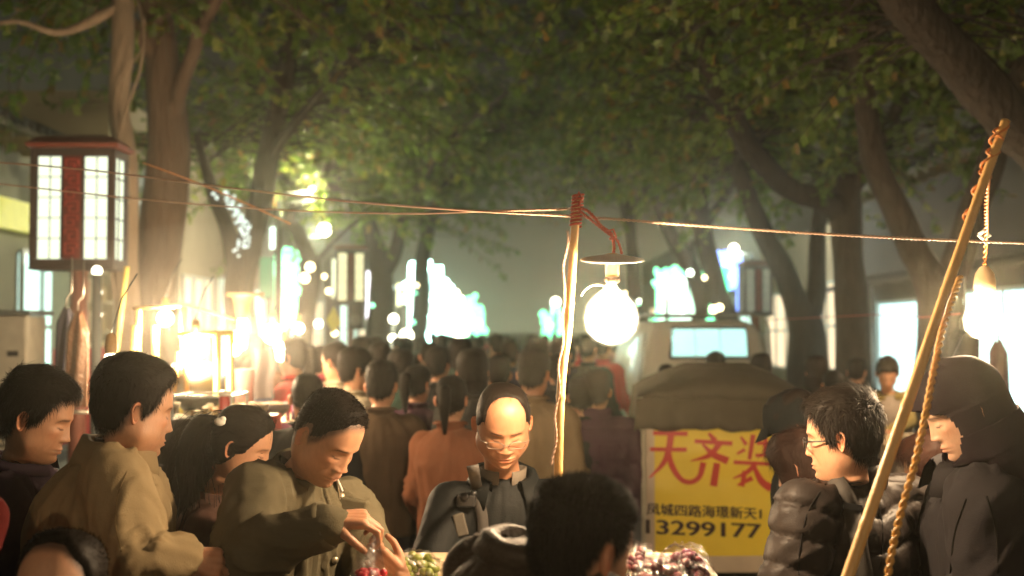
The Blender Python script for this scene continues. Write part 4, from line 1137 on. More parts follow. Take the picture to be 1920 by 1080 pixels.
tan_cloth = fabric('tan_jacket_cloth', (.285, .215, .120)); olive_cloth = fabric('olive_jacket_cloth', (.105, .090, .056))
black_nylon = fabric('black_padded_nylon', (.026, .021, .019), rough=.45); black_coat = fabric('black_coat_cloth', (.022, .020, .022))
dark_purple = fabric('dark_purple_cloth', (.060, .040, .058)); black_shell = fabric('black_shell_cloth', (.009, .010, .010), rough=.6)
brown_leather = mat('brown_leather', (.060, .040, .026), rough=.58, noise_amt=.3, nscale=12, bump=.5, bscale=120)

# man in the tan jacket
M = head_M(250, 770, 2.9, 122, 12); N = P(222, 862, 2.92); H = P(172, 1235, 2.98)
near = [P(212, 898, 2.76), P(262, 1052, 2.66), P(335, 1046, 2.72)]
fist = (frame_M(P(342, 1048, 2.72), (1, .1, -.15), (-.1, -.9, .5)), dict(curl=[(55, 75, 45)] * 4, side=-1, thumb=(10, 40, 30)))
r, body, jk = person('man in a tan jacket turned to the stall, seen from behind his right shoulder', 'person', M, N, H, 116, [near, hang(N, 116, 1)], jmat=tan_cloth, tmat=fabric('brown_trouser_cloth', (.06, .04, .03)),
    hands=[fist], hw=.205, hd=.15, voxel=.009, amp=.017, belly=.6, seed=3, fat=1, coll=[(.070, -.01), (.078, .045), (.098, .050), (.112, .005), (.120, -.030)], gap=70, ar=(.082, .072, .058), hair_kw=dict(length=.022), nst=6000)
cb = MB(); wr = near[2]; d = (near[2] - near[1]).normalized(); cb.tube([wr - d * .035, wr + d * .004, wr + d * .012], [.061, .058, .050], 22, cap=False); cb.build('cuff', tan_cloth, jk)
sm_ = fabric('tan_seam_thread', (.16, .11, .05))
for q in ([(238, 884), (222, 925), (216, 980), (228, 1035)],): seam(jk, 'seam', q, sm_)
ic = MB(); collar(ic, N + Vector((.012, 0, .0)), np.array(Matrix.Rotation(R(116), 3, 'Z')), [(.066, .0), (.070, .058)], 50); ic.build('inner_collar', fabric('dark_lining', (.035, .022, .018)), jk)

# man in dark purple at the left edge
M = head_M(68, 785, 3.2, 97, 18); N = P(38, 878, 3.25); H = P(20, 1290, 3.3)
person('man with thick black hair and dark purple jacket at the left edge', 'person', M, N, H, 100, [hang(N, 100, -1), hang(N, 100, 1)], jmat=dark_purple, hd=.14, seed=5,
       coll=[(.070, -.01), (.082, .03), (.100, .035), (.112, .00)], gap=60, amp=.014, ar=(.076, .066, .055), hair_kw=dict(length=.034), fat=.5, nst=6000)

# woman with ponytail
M = head_M(452, 838, 3.55, 88, 20, s=.96); N = P(402, 935, 3.62); H = P(380, 1330, 3.7)
r, body, jk = person('woman with a long black ponytail and white hair clip in a brown coat', 'person', M, N, H, 95, [hang(N, 95, -1), hang(N, 95, 1)], jmat=fabric('plum_brown_coat', (.10, .055, .042)), female=True,
       hairst='woman', hw=.18, hd=.12, seed=7, brow=.8, coll=[(.066, -.01), (.070, .03)], ar=(.066, .056, .046))
t = MB(); c = catmull([P(408, 792, 3.55), P(378, 810, 3.58), P(362, 860, 3.6), P(366, 930, 3.6), P(352, 990, 3.6), P(340, 1040, 3.6)], 6)
t.tube([Vector(q) for q in c], list(np.interp(np.linspace(0, 1, len(c)), [0, .15, .4, .7, 1], [.022, .050, .058, .045, .012])), 16)
rs = np.random.RandomState(1)
for i in range(500):
    o = rs.randn(3) * .022; j = rs.randint(0, 12); t.tube([Vector(np.array(c[k]) + o * (1 + .1 * (k - j))) for k in range(j, min(j + 18, len(c)), 5)], .0011, 3, cap=False)
t.build('ponytail', hair_mat(), r)
k = MB(); k.ball(P(412, 791, 3.44), (.018, .008, .013)); k.ball(P(418, 786, 3.44), (.010, .007, .009)); k.build('hair_clip', mat('white_plastic', (.85, .8, .72), rough=.3), r)

# man with the cigarette
SM = M = head_M(612, 820, 3.05, 56, 36, 4, s=1.0); N = P(566, 905, 3.16); H = P(505, 1330, 3.3)
nearA = [P(482, 925, 2.98), P(462, 1040, 2.80), P(612, 985, 2.76)]; farA = [P(655, 955, 3.28), P(752, 1190, 3.06), P(748, 1104, 2.90)]
h1 = (frame_M(P(618, 975, 2.76), (1, .05, .02), (-.05, -.35, 1)), dict(curl=[(30, 55, 35), (36, 62, 30), (42, 62, 30), (46, 60, 30)], side=-1, thumb=(28, 48, 18), spread=.8))
h2 = (frame_M(P(752, 1082, 2.86), (-.7, -.25, .60), (.10, -1, .0)), dict(curl=[(42, 72, 50), (50, 74, 50), (54, 74, 50), (58, 72, 50)], side=-1, s=.92, thumb=(30, 25, 30), spread=.7))
SMK, body, jk = person('crew cut man in an olive jacket with a cigarette in his mouth filling a bag', 'person', M, N, H, 58, [nearA, farA], jmat=olive_cloth, hairst='buzz', hands=[h1, h2], hw=.215, hd=.15, voxel=.009, amp=.018, seed=9,
    fat=1, ar=(.085, .072, .056), coll=[(.074, -.02), (.082, .045), (.092, .060), (.104, .03), (.112, -.01)], gap=80, nst=9000, stubble=.25, belly=.4, lip=.8)
c = MB(); hp = lambda x, y, z: SM @ Vector((x, y, z))
c.tube([hp(.008, -.098, -.068), hp(.010, -.128, -.082)], .0038, 10); c.build('cigarette', mat('cigarette_paper', (.8, .74, .66)), SMK)
cu = MB(); wr = nearA[2]; d = (nearA[2] - nearA[1]).normalized(); cu.tube([wr - d * .05, wr - d * .01, wr + d * .004, wr - d * .006], [.060, .062, .060, .040], 24, cap=False); cu.build('cuff', olive_cloth, jk)
ic = MB(); collar(ic, N, np.array(Matrix.Rotation(R(58), 3, 'Z') @ Matrix.Rotation(R(16), 3, 'X')), [(.066, .0), (.072, .070)], 50, lean=.2); ic.build('inner_collar', fabric('dark_lining', (.035, .022, .018)), jk)
cz = MB(); R5 = Matrix.Rotation(R(58), 3, 'Z'); s5 = sdir(58); f5 = fdir(58); u5 = (N - H).normalized()
cz.tube([N + s5 * .030 + f5 * .085 + u5 * .055, N + s5 * .018 + f5 * .11 + u5 * .02, N + s5 * .012 + f5 * .135 - u5 * .04], .003, 6); cz.build('zip', mat('brass_zip', (.55, .48, .35), metal=.7, rough=.35), jk)
sm_ = fabric('olive_seam_thread', (.045, .036, .02))
for q in ([(632, 925), (622, 985), (612, 1070)], [(652, 930), (645, 990)]): seam(jk, 'seam', q, sm_)
SF = surf_fn(jk); q = SF(650, 948, .008); fl = MB(); fl.box(q[0], (.105, .014, .045), Matrix.Rotation(R(12), 3, 'Y')); fl.build('pocket_flap', olive_cloth, jk, bevel=.006)
for a, b in ((640, 930), (628, 1050)):
    q = SF(a, b, .002); bt = MB(); bt.lathe(q[0], [(.001, .004), (.009, .003), (.010, 0)], 12, rot=Vector((0, 0, 1)).rotation_difference(q[1]).to_matrix()); bt.build('snap_button', mat('brass_zip', (.55, .48, .35)), jk)

# bald vendor with glasses
VM = M = head_M(943, 797, 3.45, 7, 28, s=1.0); N = P(944, 905, 3.58); H = P(944, 1360, 3.66)
aL = [P(846, 948, 3.56), P(806, 1080, 3.42), P(878, 1130, 3.12)]; aR = [P(1052, 945, 3.56), P(1085, 1080, 3.42), P(1010, 1130, 3.12)]
VEN, body, jk = person('balding vendor with glasses and black jacket looking down at his goods', 'person', M, N, H, 5, [aL, aR], jmat=black_shell, hairst='bald', hw=.21, hd=.13, seed=11, fat=.9, lip=1.0, skin=(.38, .185, .10),
    coll=[(.078, -.02), (.088, .035), (.102, .038), (.125, -.015), (.135, -.05)], gap=60, ar=(.078, .068, .056), nst=3500, hair_kw=dict(length=.016), belly=.5)
ic = MB(); collar(ic, N, np.array(Matrix.Rotation(R(5), 3, 'Z')), [(.070, .0), (.074, .050)], 34, lean=.35); ic.build('shirt_collar', fabric('grey_beige_shirt', (.12, .10, .08)), jk)
def glasses(Mh, root, m, rx=.024, rz=.0145, cz=-.002, thick=.0013, dark=None):
    g = MB(); hp = lambda x, y, z: Mh @ Vector((x, y, z))
    for sd in (-1, 1):
        pts = []
        for i in range(25):
            a = 2 * math.pi * i / 24; ca, sa = math.cos(a), math.sin(a)
            pts.append(hp(sd * .033 + math.copysign(abs(ca) ** .6, ca) * rx, -.101 - .004 * abs(ca) + .010 * (abs(sd * .033 + ca * rx) / .055) ** 2, cz + math.copysign(abs(sa) ** .7, sa) * rz))
        g.tube(pts, thick, 6, cap=False)
        g.tube([hp(sd * .056, -.092, cz + .006), hp(sd * .074, -.080, cz + .006), hp(sd * .079, -.03, cz + .004), hp(sd * .078, .006, cz - .002)], thick * 1.1, 6)
    g.tube([hp(-.009, -.103, cz + .003), hp(0, -.107, cz + .006), hp(.009, -.103, cz + .003)], thick, 6)
    fo = g.build('glasses', m, root)
    l = MB()
    for sd in (-1, 1):
        pts = [hp(sd * .033 + math.copysign(abs(math.cos(a)) ** .6, math.cos(a)) * rx * .96, -.1035 + .004, cz + math.copysign(abs(math.sin(a)) ** .7, math.sin(a)) * rz * .95) for a in np.linspace(0, 2 * math.pi, 20, endpoint=False)]
        l.add([tuple(p) for p in pts], [tuple(range(20))], False)
    l.build('lens', LENS, fo)
LENS = bpy.data.materials.new('lens_glass'); LENS.use_nodes = True
def _lens():
    nt = LENS.node_tree; nt.nodes.clear(); o = nt.nodes.new('ShaderNodeOutputMaterial'); t = nt.nodes.new('ShaderNodeBsdfTransparent'); g = nt.nodes.new('ShaderNodeBsdfGlossy'); g.inputs[1].default_value = .05
    m = nt.nodes.new('ShaderNodeMixShader'); m.inputs[0].default_value = .08; nt.links.new(t.outputs[0], m.inputs[1]); nt.links.new(g.outputs[0], m.inputs[2]); nt.links.new(m.outputs[0], o.inputs[0])
_lens()
glasses(VM, VEN, mat('thin_metal_frame', (.20, .15, .12), metal=.7, rough=.35), rx=.025, rz=.0115, cz=-.010)
SF = surf_fn(jk)
st = ribbon_on(SF, [(886, 872), (892, 905), (900, 945), (906, 985), (908, 1040)], .0165)
so = st.build('bag_strap', mat('dark_webbing', (.035, .030, .026), rough=.8), VEN); so.modifiers.new('s', 'SOLIDIFY').thickness = .004
bk = MB(); bk.box(SF(899, 912, .012)[0], (.040, .010, .010)); bk.build('strap_buckle', mat('dull_metal', (.3, .28, .25), metal=.8, rough=.4), so)
q = SF(872, 940, .020)[0]; dv = MB(); dv.box(q, (.058, .035, .040)); dv.lathe(q + Vector((-.006, -.012, .012)), [(.001, .016), (.013, .014), (.015, 0), (.015, -.02)], 16, rot=Matrix.Rotation(R(80), 3, 'X')); dv.ball(q + Vector((.022, -.008, .022)), .011)
do = dv.build('waist_radio', mat('black_plastic', (.015, .015, .016), rough=.4), VEN, bevel=.006)
gf = MB(); gf.box(SF(860, 985, .010)[0], (.036, .012, .070), Matrix.Rotation(R(-14), 3, 'Y')); gf.build('grey_pouch', fabric('grey_felt', (.09, .08, .065)), VEN, bevel=.005)

# big dark head in front, brown leather jacket
M = head_M(1090, 1036, 1.97, 128, 14); N = P(1004, 1040, 2.08); H = P(905, 1700, 2.15)
r, body, jk = person('cropped dark head and brown leather shoulder of a man close in front of the vendor', 'person', M, N, H, 122, [hang(N, 122, -1, .2), hang(N, 122, 1, .1)], jmat=brown_leather, hairst='buzz', hw=.21, hd=.14, seed=13, amp=.014,
    coll=[(.080, -.02), (.090, .03), (.104, .03), (.118, -.01)], gap=60, ar=(.084, .07, .056), nst=14000, hair_kw=dict(length=.012))
SF = surf_fn(jk)
for a, b in ((928, 985), (956, 978), (982, 990)):
    q = SF(a, b + 12, .001); sn = MB(); sn.lathe(q[0], [(.001, .004), (.006, .003), (.0075, 0)], 12, rot=Vector((0, 0, 1)).rotation_difference(q[1]).to_matrix()); sn.build('shoulder_snap', mat('bright_snap', (.8, .7, .55), metal=.9, rough=.2), jk)

# top of a head, bottom left, looking at the viewer
M = head_M(108, 1120, 2.2, -4, -16); N = P(108, 1300, 2.26); H = P(108, 1850, 2.3)
person('only the forehead and dark hair of somebody facing the viewer, bottom left corner', 'person', M, N, H, -4, [hang(N, -4, -1), hang(N, -4, 1)], jmat=fabric('dull_brown_cloth', (.08, .05, .035)), hairst='buzz', female=True, seed=15, nst=3000)
# red sleeve at the left edge
N = P(-175, 965, 2.5)
person('somebody mostly outside the left edge with a red sleeve showing', 'person', head_M(-160, 850, 2.5, 100, 10), N, P(-170, 1500, 2.55), 100, [[P(-150, 965, 2.38), P(-90, 1120, 2.3), P(-28, 970, 2.4)], hang(N, 100, 1)],
       jmat=fabric('red_cloth_jacket', (.08, .009, .008)), seed=16, nst=1500, detail=1)

# man with glasses in the padded jacket
M = head_M(1580, 822, 3.13, -118, 8); N = P(1604, 918, 3.2); H = P(1612, 1400, 3.28); PM = M
nA = [P(1512, 958, 3.08), P(1482, 1120, 3.02), P(1500, 1260, 2.9)]; fA = [P(1690, 945, 3.32), P(1722, 1110, 3.38), P(1700, 1260, 3.3)]
PUF, body, jk = person('man with black glasses in a dark padded jacket with a shoulder strap', 'person', M, N, H, -128, [nA, fA], jmat=black_nylon, hw=.205, hd=.145, amp=.014, puff=.082, seed=17, ar=(.088, .076, .060),
    coll=[(.072, -.03), (.090, .02), (.094, .055), (.090, .075)], gap=40, nst=8000, hair_kw=dict(length=.034))
glasses(PM, PUF, mat('black_plastic', (.015, .015, .016)), rx=.026, rz=.015, thick=.0022)
SF = surf_fn(jk)
st = ribbon_on(SF, [(1566, 905), (1584, 940), (1600, 980), (1612, 1030), (1622, 1110)], .022, .010)
so = st.build('shoulder_strap', mat('dark_webbing', (.035, .030, .026)), PUF); so.modifiers.new('s', 'SOLIDIFY').thickness = .006
bk = MB(); bk.box(SF(1588, 950, .018)[0], (.050, .010, .016), Matrix.Rotation(R(8), 3, 'Y')); bk.build('strap_slider', mat('black_plastic', (.015, .015, .016)), so)

for q in ([(1548, 908), (1515, 960), (1500, 1030), (1498, 1078)], [(1640, 925), (1655, 990), (1650, 1070)]): seam(jk, 'seam', q, fabric('black_seam_thread', (.008, .007, .007)), .003)

# hooded figure
M = head_M(1806, 772, 3.0, -97, 26); HM = M; N = P(1842, 880, 3.08); H = P(1856, 1420, 3.1)
HD, body, jk = person('figure in a black hood and coat looking down at the right edge', 'person', M, N, H, -100, [[P(1850, 940, 2.92), P(1858, 1150, 2.88), P(1800, 1290, 2.85)], [P(1850, 930, 3.28), P(1860, 1150, 3.3), P(1800, 1290, 3.2)]], jmat=black_coat, hw=.215, hd=.17, seed=19,
    hairst=None, amp=.018, ar=(.10, .088, .066), skin=(.48, .29, .19))
def hood(Mh, root, m):
    V, th = head_grid(150, 130); C = np.array([0, .01, .01]); Nn = V - C; Nn[V[..., 2] < -.04, 2] *= .0; Nn /= np.linalg.norm(Nn, axis=-1, keepdims=True)
    T = .015 + .014 * np.clip(np.cos(th)[None] * -1, 0, 1) + .022 * np.clip((-.02 - V[..., 2]) / .12, 0, 1) + .005 * vnoise(V * 22)
    W = V.copy(); hw = np.maximum(np.abs(V[..., 0]), .080 * np.abs(np.sin(th))[None] * (V[..., 2] < .02)); W[..., 0] = np.sign(V[..., 0]) * hw
    W[..., 1] = np.where((np.cos(th)[None] < 0) & (V[..., 2] < .03), np.maximum(W[..., 1], -np.cos(th)[None] * .10), W[..., 1])
    Hh = W + Nn * T[..., None]; Hh[..., 1] -= .016 * np.clip(np.cos(th)[None], 0, 1) * (V[..., 2] > .03)
    nr, ns = 150, 130; F = []
    for i in range(nr - 2):
        for k in range(ns):
            a = abs(th[k]) * 180 / math.pi; z = V[i, k, 2]
            if -.118 < z < .052 and a < np.interp(z, [-.118, -.08, -.03, .02, .052], [22, 60, 66, 58, 24]): continue
            F.append((i * ns + k, i * ns + (k + 1) % ns, (i + 1) * ns + (k + 1) % ns, (i + 1) * ns + k))
    F.append(tuple(range(ns))[::-1])
    b = MB(); A = Hh.reshape(-1, 3); M3 = np.array(Mh); b.add(A @ M3[:3, :3].T + M3[:3, 3], F)
    o = b.build('hood', m, root); s = o.modifiers.new('s', 'SOLIDIFY'); s.thickness = .006; s.offset = 1
hood(HM, HD, fabric('black_hood_knit', (.014, .009, .011)))
cb = MB(); Rb = np.array(Matrix.Rotation(R(-100), 3, 'Z') @ Matrix.Rotation(R(8), 3, 'X')); collar(cb, N + Vector((0, 0, .0)), Rb, [(.095, -.06), (.112, .01), (.120, .045), (.140, .02), (.165, -.05)], 60, ry=1.15)
cb.build('coat_collar', black_coat, jk)
for q in ([(1812, 935), (1790, 1000), (1782, 1075)], [(1850, 930), (1868, 1000), (1872, 1075)]): seam(jk, 'seam', q, fabric('black_seam_thread', (.008, .007, .007)), .003)

# pair in front of the banner
M = head_M(1492, 802, 4.35, -112, 24); CM = M; N = P(1500, 862, 4.42); H = P(1505, 1130, 4.45)
r, body, jk = person('man in a dark flat cap bending in front of the yellow banner', 'person', M, N, H, -110, [hang(N, -110, -1), hang(N, -110, 1)], jmat=fabric('dark_teal_coat', (.022, .026, .028)), seed=21, voxel=.014, nst=1500, hair_kw=dict(length=.012))
cp = MB(); V, th = head_grid(60, 40); keep = int(60 * .36); Nn = V - np.array((0, 0, -.02)); Nn /= np.linalg.norm(Nn, axis=-1, keepdims=True)
Wc = (V + Nn * (.024 + .006 * vnoise(V * 30))[..., None])[:keep]; M3 = np.array(CM); cp.add(Wc.reshape(-1, 3) @ M3[:3, :3].T + M3[:3, 3], grid_faces(keep, 40))
br = [[CM @ Vector((math.sin(a) * .085 * q, -.035 - math.cos(a) * .10 * q - .01, .045 - .018 * (q - .8) * 5)) for a in np.linspace(-1.1, 1.1, 14)] for q in (.8, 1.0, 1.25)]
cp.sheet([[tuple(p) for p in q] for q in br]); cp.build('cap', fabric('dark_cap_cloth', (.008, .010, .010)), r)
M = head_M(1503, 878, 4.0, -128, 22, s=.97); N = P(1525, 965, 4.06); H = P(1520, 1260, 4.1)
person('woman with loose shoulder length brown hair between the banner and the padded jacket', 'person', M, N, H, -125, [hang(N, -125, -1), hang(N, -125, 1)], jmat=fabric('speckled_dark_coat', (.045, .028, .028), noise_amt=.5), female=True, hairst='bob', seed=23, hw=.175,
       hmat=hair_mat('dark_brown_hair', (.022, .011, .008)), voxel=.014, nst=5000, ar=(.064, .055, .046))
M = head_M(1752, 885, 3.75, -98, 18, s=.96); N = P(1768, 975, 3.8); H = P(1765, 1290, 3.85)
person('woman with reddish brown hair glimpsed between the padded jacket and the hooded coat', 'person', M, N, H, -100, [hang(N, -100, -1), hang(N, -100, 1)], jmat=fabric('black_coat_cloth', (.022, .020, .022)), female=True, hairst='bob', seed=25, hw=.175,
       hmat=hair_mat('reddish_hair', (.025, .010, .006)), nst=4000)
# hunched one with a furry hood behind the tan jacket
M = head_M(338, 862, 4.2, 165, 25); N = P(342, 925, 4.15); H = P(345, 1190, 4.2)
person('hunched dark haired shopper seen from behind between the tan jacket and the ponytail', 'person', M, N, H, 170, [hang(N, 170, -1), hang(N, 170, 1)], jmat=fabric('black_coat_cloth', (.022, .020, .022)), hairst='bob', female=True, seed=27, voxel=.014)
# stallholder far right
M = head_M(1664, 702, 9.3, -14, 34); N = P(1666, 742, 9.42); H = P(1664, 880, 9.5)
aL = [P(1632, 748, 9.42), P(1622, 790, 9.2), P(1652, 805, 8.95)]; aR = [P(1697, 748, 9.42), P(1704, 790, 9.25), P(1676, 806, 8.95)]
hs = [(frame_M(aL[2], (.4, -1, -.3), (0, 0, 1)), dict(curl=[(20, 30, 20)] * 4, side=1)), (frame_M(aR[2], (-.4, -1, -.3), (0, 0, 1)), dict(curl=[(20, 30, 20)] * 4, side=-1))]
r, body, jk = person('stallholder in a grey vest over mustard sleeves, head bent, by the lit window', 'person', M, N, H, -10, [aL, aR], jmat=fabric('mustard_sleeve_cloth', (.34, .27, .10)), hands=hs, seed=29, voxel=.014, coll=[(.07, 0), (.09, .03), (.11, 0)], nst=1500)
vb = MB(); torso(vb, N - Vector((0, 0, .004)), H, -10, .192, .142, low=-.2); vm = remesh(vb, .014, 4); folds(vm, [(1, H, N, 0, 0)], .006); link_mesh('vest', vm, fabric('grey_vest_cloth', (.36, .30, .25)), r)

# ------------------------------------------------------------------ the walking crowd
def proto(style, kind, seed):
    yaw = 0; M = Matrix.Translation((0, -.01, 1.555)) @ Matrix.Rotation(R(8 if seed % 2 else 2), 4, 'X'); N = Vector((0, .015, 1.40)); H = Vector((0, 0, .90))
    fem = style in ('woman', 'bob', 'fringe')
    w = .175 if fem else .20; ar = (.064, .055, .046) if fem else (.076, .066, .054)
    bend = .24 if seed % 2 else .10
    r, body, jk = person('x', 'person', M, N, H, 0, [hang(N, 0, -1, .05, .05, w - .015, bend), hang(N, 0, 1, .05, .05, w - .015, bend)], hairst=style, jmat=fabric('crowd_cloth', (.05, .05, .05)), hw=w, hd=.13, voxel=.016, amp=.016,
        puff=.10 if kind == 'puff' else None, female=fem, detail=.5, seed=seed, coll=[(.07, -.02), (.080, .045), (.098, .03)] if kind != 'puff' else [(.075, -.02), (.095, .03), (.09, .06)], gap=50, stride=.16, nst=1500, ar=ar)
    if style == 'woman':
        t = MB(); c = catmull([(0, .10, 1.63), (0, .135, 1.60), (0, .14, 1.50), (0, .13, 1.38)], 5); t.tube([Vector(q) for q in c], list(np.interp(np.linspace(0, 1, len(c)), [0, .2, .6, 1], [.018, .036, .034, .01])), 10)
        t.build('ponytail', hair_mat(), r)
    return r
PROT = [proto('short', 'plain', 1), proto('short', 'puff', 2), proto('woman', 'plain', 3), proto('bob', 'plain', 4), proto('buzz', 'plain', 5), proto('fringe', 'puff', 6), proto('short', 'plain', 8), proto('woman', 'plain', 9), proto('buzz', 'puff', 10)]
b = MB(); b.box((0, .20, 1.20), (.28, .15, .42), taper=.9); b.box((0, .285, 1.12), (.20, .05, .20)); bo = b.build('backpack', fabric('faded_backpack', (.05, .05, .08)), PROT[6], bevel=.03)
for sx in (-1, 1):
    b = MB(); b.tube([(sx * .11, .13, 1.40), (sx * .13, .02, 1.44), (sx * .13, -.12, 1.34), (sx * .15, -.12, 1.15), (sx * .17, .08, 1.02)], .014, 6, flat=.5); b.build('backpack_strap', fabric('faded_backpack', (.05, .05, .08)), PROT[6])
b = MB(); b.tube([Vector((math.sin(a) * .085, -math.cos(a) * .085 + .01, 1.455 + .01 * math.sin(a * 3))) for a in np.linspace(0, 2 * math.pi, 24)], .030, 10); b.build('scarf', fabric('wine_scarf', (.20, .04, .05)), PROT[7])
b = MB(); b.ball((0, .085, 1.44), (.125, .085, .075), 20, 12); b.build('lowered_hood', fabric('fur_trim', (.16, .12, .08), bump=.8), PROT[8])
COATS = {'olive brown': (.095, .065, .040), 'rust brown': (.26, .105, .055), 'dark grey': (.05, .05, .048), 'beige': (.27, .20, .115), 'black': (.020, .021, .022), 'pale khaki': (.50, .45, .33), 'red': (.50, .035, .03),
         'dark plum': (.075, .035, .055), 'navy': (.022, .030, .060), 'dark green': (.025, .050, .038), 'brown': (.13, .065, .038), 'charcoal': (.035, .033, .033), 'dusty pink': (.36, .17, .15), 'cream': (.45, .40, .30)}
for n_, c_ in COATS.items(): fabric('coat_' + n_.replace(' ', '_'), c_)
used = set()
def walker(px_, py_, d, yaw, kind, coat, label, extra=None):
    top = P(px_, py_, d); src = PROT[kind]
    if kind not in used: r = src; used.add(kind); kids = list(src.children)
    else:
        r = src.copy(); COL.objects.link(r)
        for k in list(r.keys()): del r[k]
        kids = []
        for ch in src.children:
            c = ch.copy(); COL.objects.link(c); c.parent = r; kids.append(c)
            for g in ch.children:
                e = g.copy(); COL.objects.link(e); e.parent = c
    r.location = (top.x, d, 0); r.rotation_euler = (0, 0, R(yaw)); s = min(max(top.z / 1.695, .90), 1.08); r.scale = (s, s, s)
    tag(r, label, 'person', 'people walking away down the crowded street')
    m = _mats['coat_' + coat.replace(' ', '_')]
    for c in kids:
        if c.name.startswith('jacket'):
            for o in [c] + list(c.children):
                o.material_slots[0].link = 'OBJECT'; o.material_slots[0].material = m
    return r
rbag = walker
WK = [(715, 678, 6.2, 172, 0, 'olive brown', 'broad man in an olive brown jacket with his back turned, left of centre'),
 (846, 703, 5.9, 168, 2, 'rust brown', 'woman in a rust brown jacket with a ponytail, centre of the crowd'),
 (886, 655, 6.8, 180, 3, 'dark grey', 'person with bobbed black hair and dark grey coat just above the rust brown jacket'),
 (1000, 655, 6.3, 160, 0, 'beige', 'man in a long beige coat walking left of the middle bamboo pole'),
 (782, 683, 7.2, 150, 2, 'dark plum', 'woman in dark plum with a pale collar right of the olive brown back'),
 (576, 697, 5.6, 185, 4, 'black', 'man in black standing behind the crew cut smoker'),
 (632, 640, 7.6, -120, 4, 'pale khaki', 'man in a pale khaki jacket turned left among the shoppers near the left stall'),
 (664, 652, 6.9, 120, 0, 'pale khaki', 'man in a pale khaki jacket bending right, beside the olive brown back'),
 (552, 633, 8.0, -110, 2, 'red', 'woman in a bright red jacket beside the left stall bulbs'),
 (712, 643, 9.0, 175, 1, 'charcoal', 'black haired walker seen right above the olive brown jacket'),
 (752, 655, 8.6, 190, 3, 'dark green', 'walker with bobbed hair two rows behind the olive brown jacket'),
 (1118, 692, 6.6, 175, 1, 'dark plum', 'large figure in padded dark plum coat right of the middle pole under the bulb'),
 (1092, 705, 6.6, 170, 0, 'charcoal', 'figure in charcoal half hidden by the middle bamboo pole'),
 (1250, 681, 9.6, 180, 4, 'navy', 'dark head peeping over the left end of the canvas cart roof'),
 (1342, 661, 10.2, 180, 0, 'black', 'dark head in front of the van rear window'),
 (1427, 664, 9.8, 170, 3, 'black', 'dark head at the right corner of the van'),
 (1530, 668, 9.2, 185, 3, 'black', 'black haired walker beside the forked tree at right'),
 (1606, 672, 10.4, 150, 0, 'charcoal', 'man in charcoal left of the stallholder in the grey vest'),
 (1562, 692, 8.2, 175, 4, 'navy', 'dark walker behind the man in glasses, right of the cart'),
 (935, 668, 8.0, 182, 0, 'charcoal', 'man in charcoal between the bobbed hair and the beige coat'),
 (600, 648, 8.8, 150, 7, 'dusty pink', 'woman in dusty pink with a wine scarf near the left stall'),
 (805, 640, 10.4, 178, 8, 'pale khaki', 'hooded jacket walker in pale khaki at centre left of the throng'),
 (955, 640, 11.5, 184, 6, 'navy', 'backpack carrying walker in navy at the middle of the throng'),
 (820, 652, 8.4, 165, 0, 'black', 'short haired man in black two rows behind the rust brown jacket'),
 (680, 632, 10.6, 200, 3, 'red', 'walker in red with bobbed hair near the dark loudspeaker'),
 (1045, 662, 8.8, 178, 2, 'dark grey', 'woman with ponytail in dark grey just left of the middle pole, further off')]
for w in WK: walker(*w)
rs = np.random.RandomState(8)
spots = []
tries = 0
while len(spots) < 92 and tries < 9000:
    tries += 1
    d = 9.0 + 33 * rs.rand() ** 1.35; x = rs.uniform(-2.5, 3.4)
    if x > .9 + .02 * d and 8 < d < 19: continue
    if all((x - a) ** 2 + (d - b) ** 2 > .50 for a, b in spots) and all((x - P(w[0], w[1], w[2]).x) ** 2 + (d - w[2]) ** 2 > .4 for w in WK): spots.append((x, d))
spots.sort(key=lambda q: q[1])
ck = [k for k in COATS if k not in ('rust brown', 'pale khaki')]; cw = np.array([1.0 if k not in ('red', 'beige', 'dusty pink', 'cream') else .5 for k in ck]); cw /= cw.sum()
hn = ['short haired', 'padded', 'ponytailed', 'bob haired', 'crop haired', 'fringed', 'backpack carrying', 'scarf wearing', 'hooded jacket']
seen_labels = set()
for i, (x, d) in enumerate(spots):
    kind = rs.randint(9); coat = ck[rs.choice(len(ck), p=cw)]; hgt = rs.uniform(1.58, 1.80)
    py_ = 620 + (CAMZ - hgt) / d * FPX; px_ = 960 + x / d * FPX
    row = 'near the front' if d < 13 else ('in the middle' if d < 22 else ('in the far part' if d < 32 else 'in the haziest end'))
    side = 'left' if x < -1.2 else ('left of centre' if x < 0 else ('right of centre' if x < 1.5 else 'right'))
    nb = spots[i - 1][0] if i else 0
    lab = lambda: f'{hn[kind]} walker in {coat} {row} of the crowd, {side}'
    for t in range(60):
        if lab() not in seen_labels: break
        kind = rs.randint(9); coat = ck[rs.choice(len(ck), p=cw)]
    seen_labels.add(lab())
    walker(px_, py_, d, 180 + rs.uniform(-32, 32) + (rs.choice([-1, 1]) * 70 if rs.rand() < .18 else 0), kind, coat, lab())
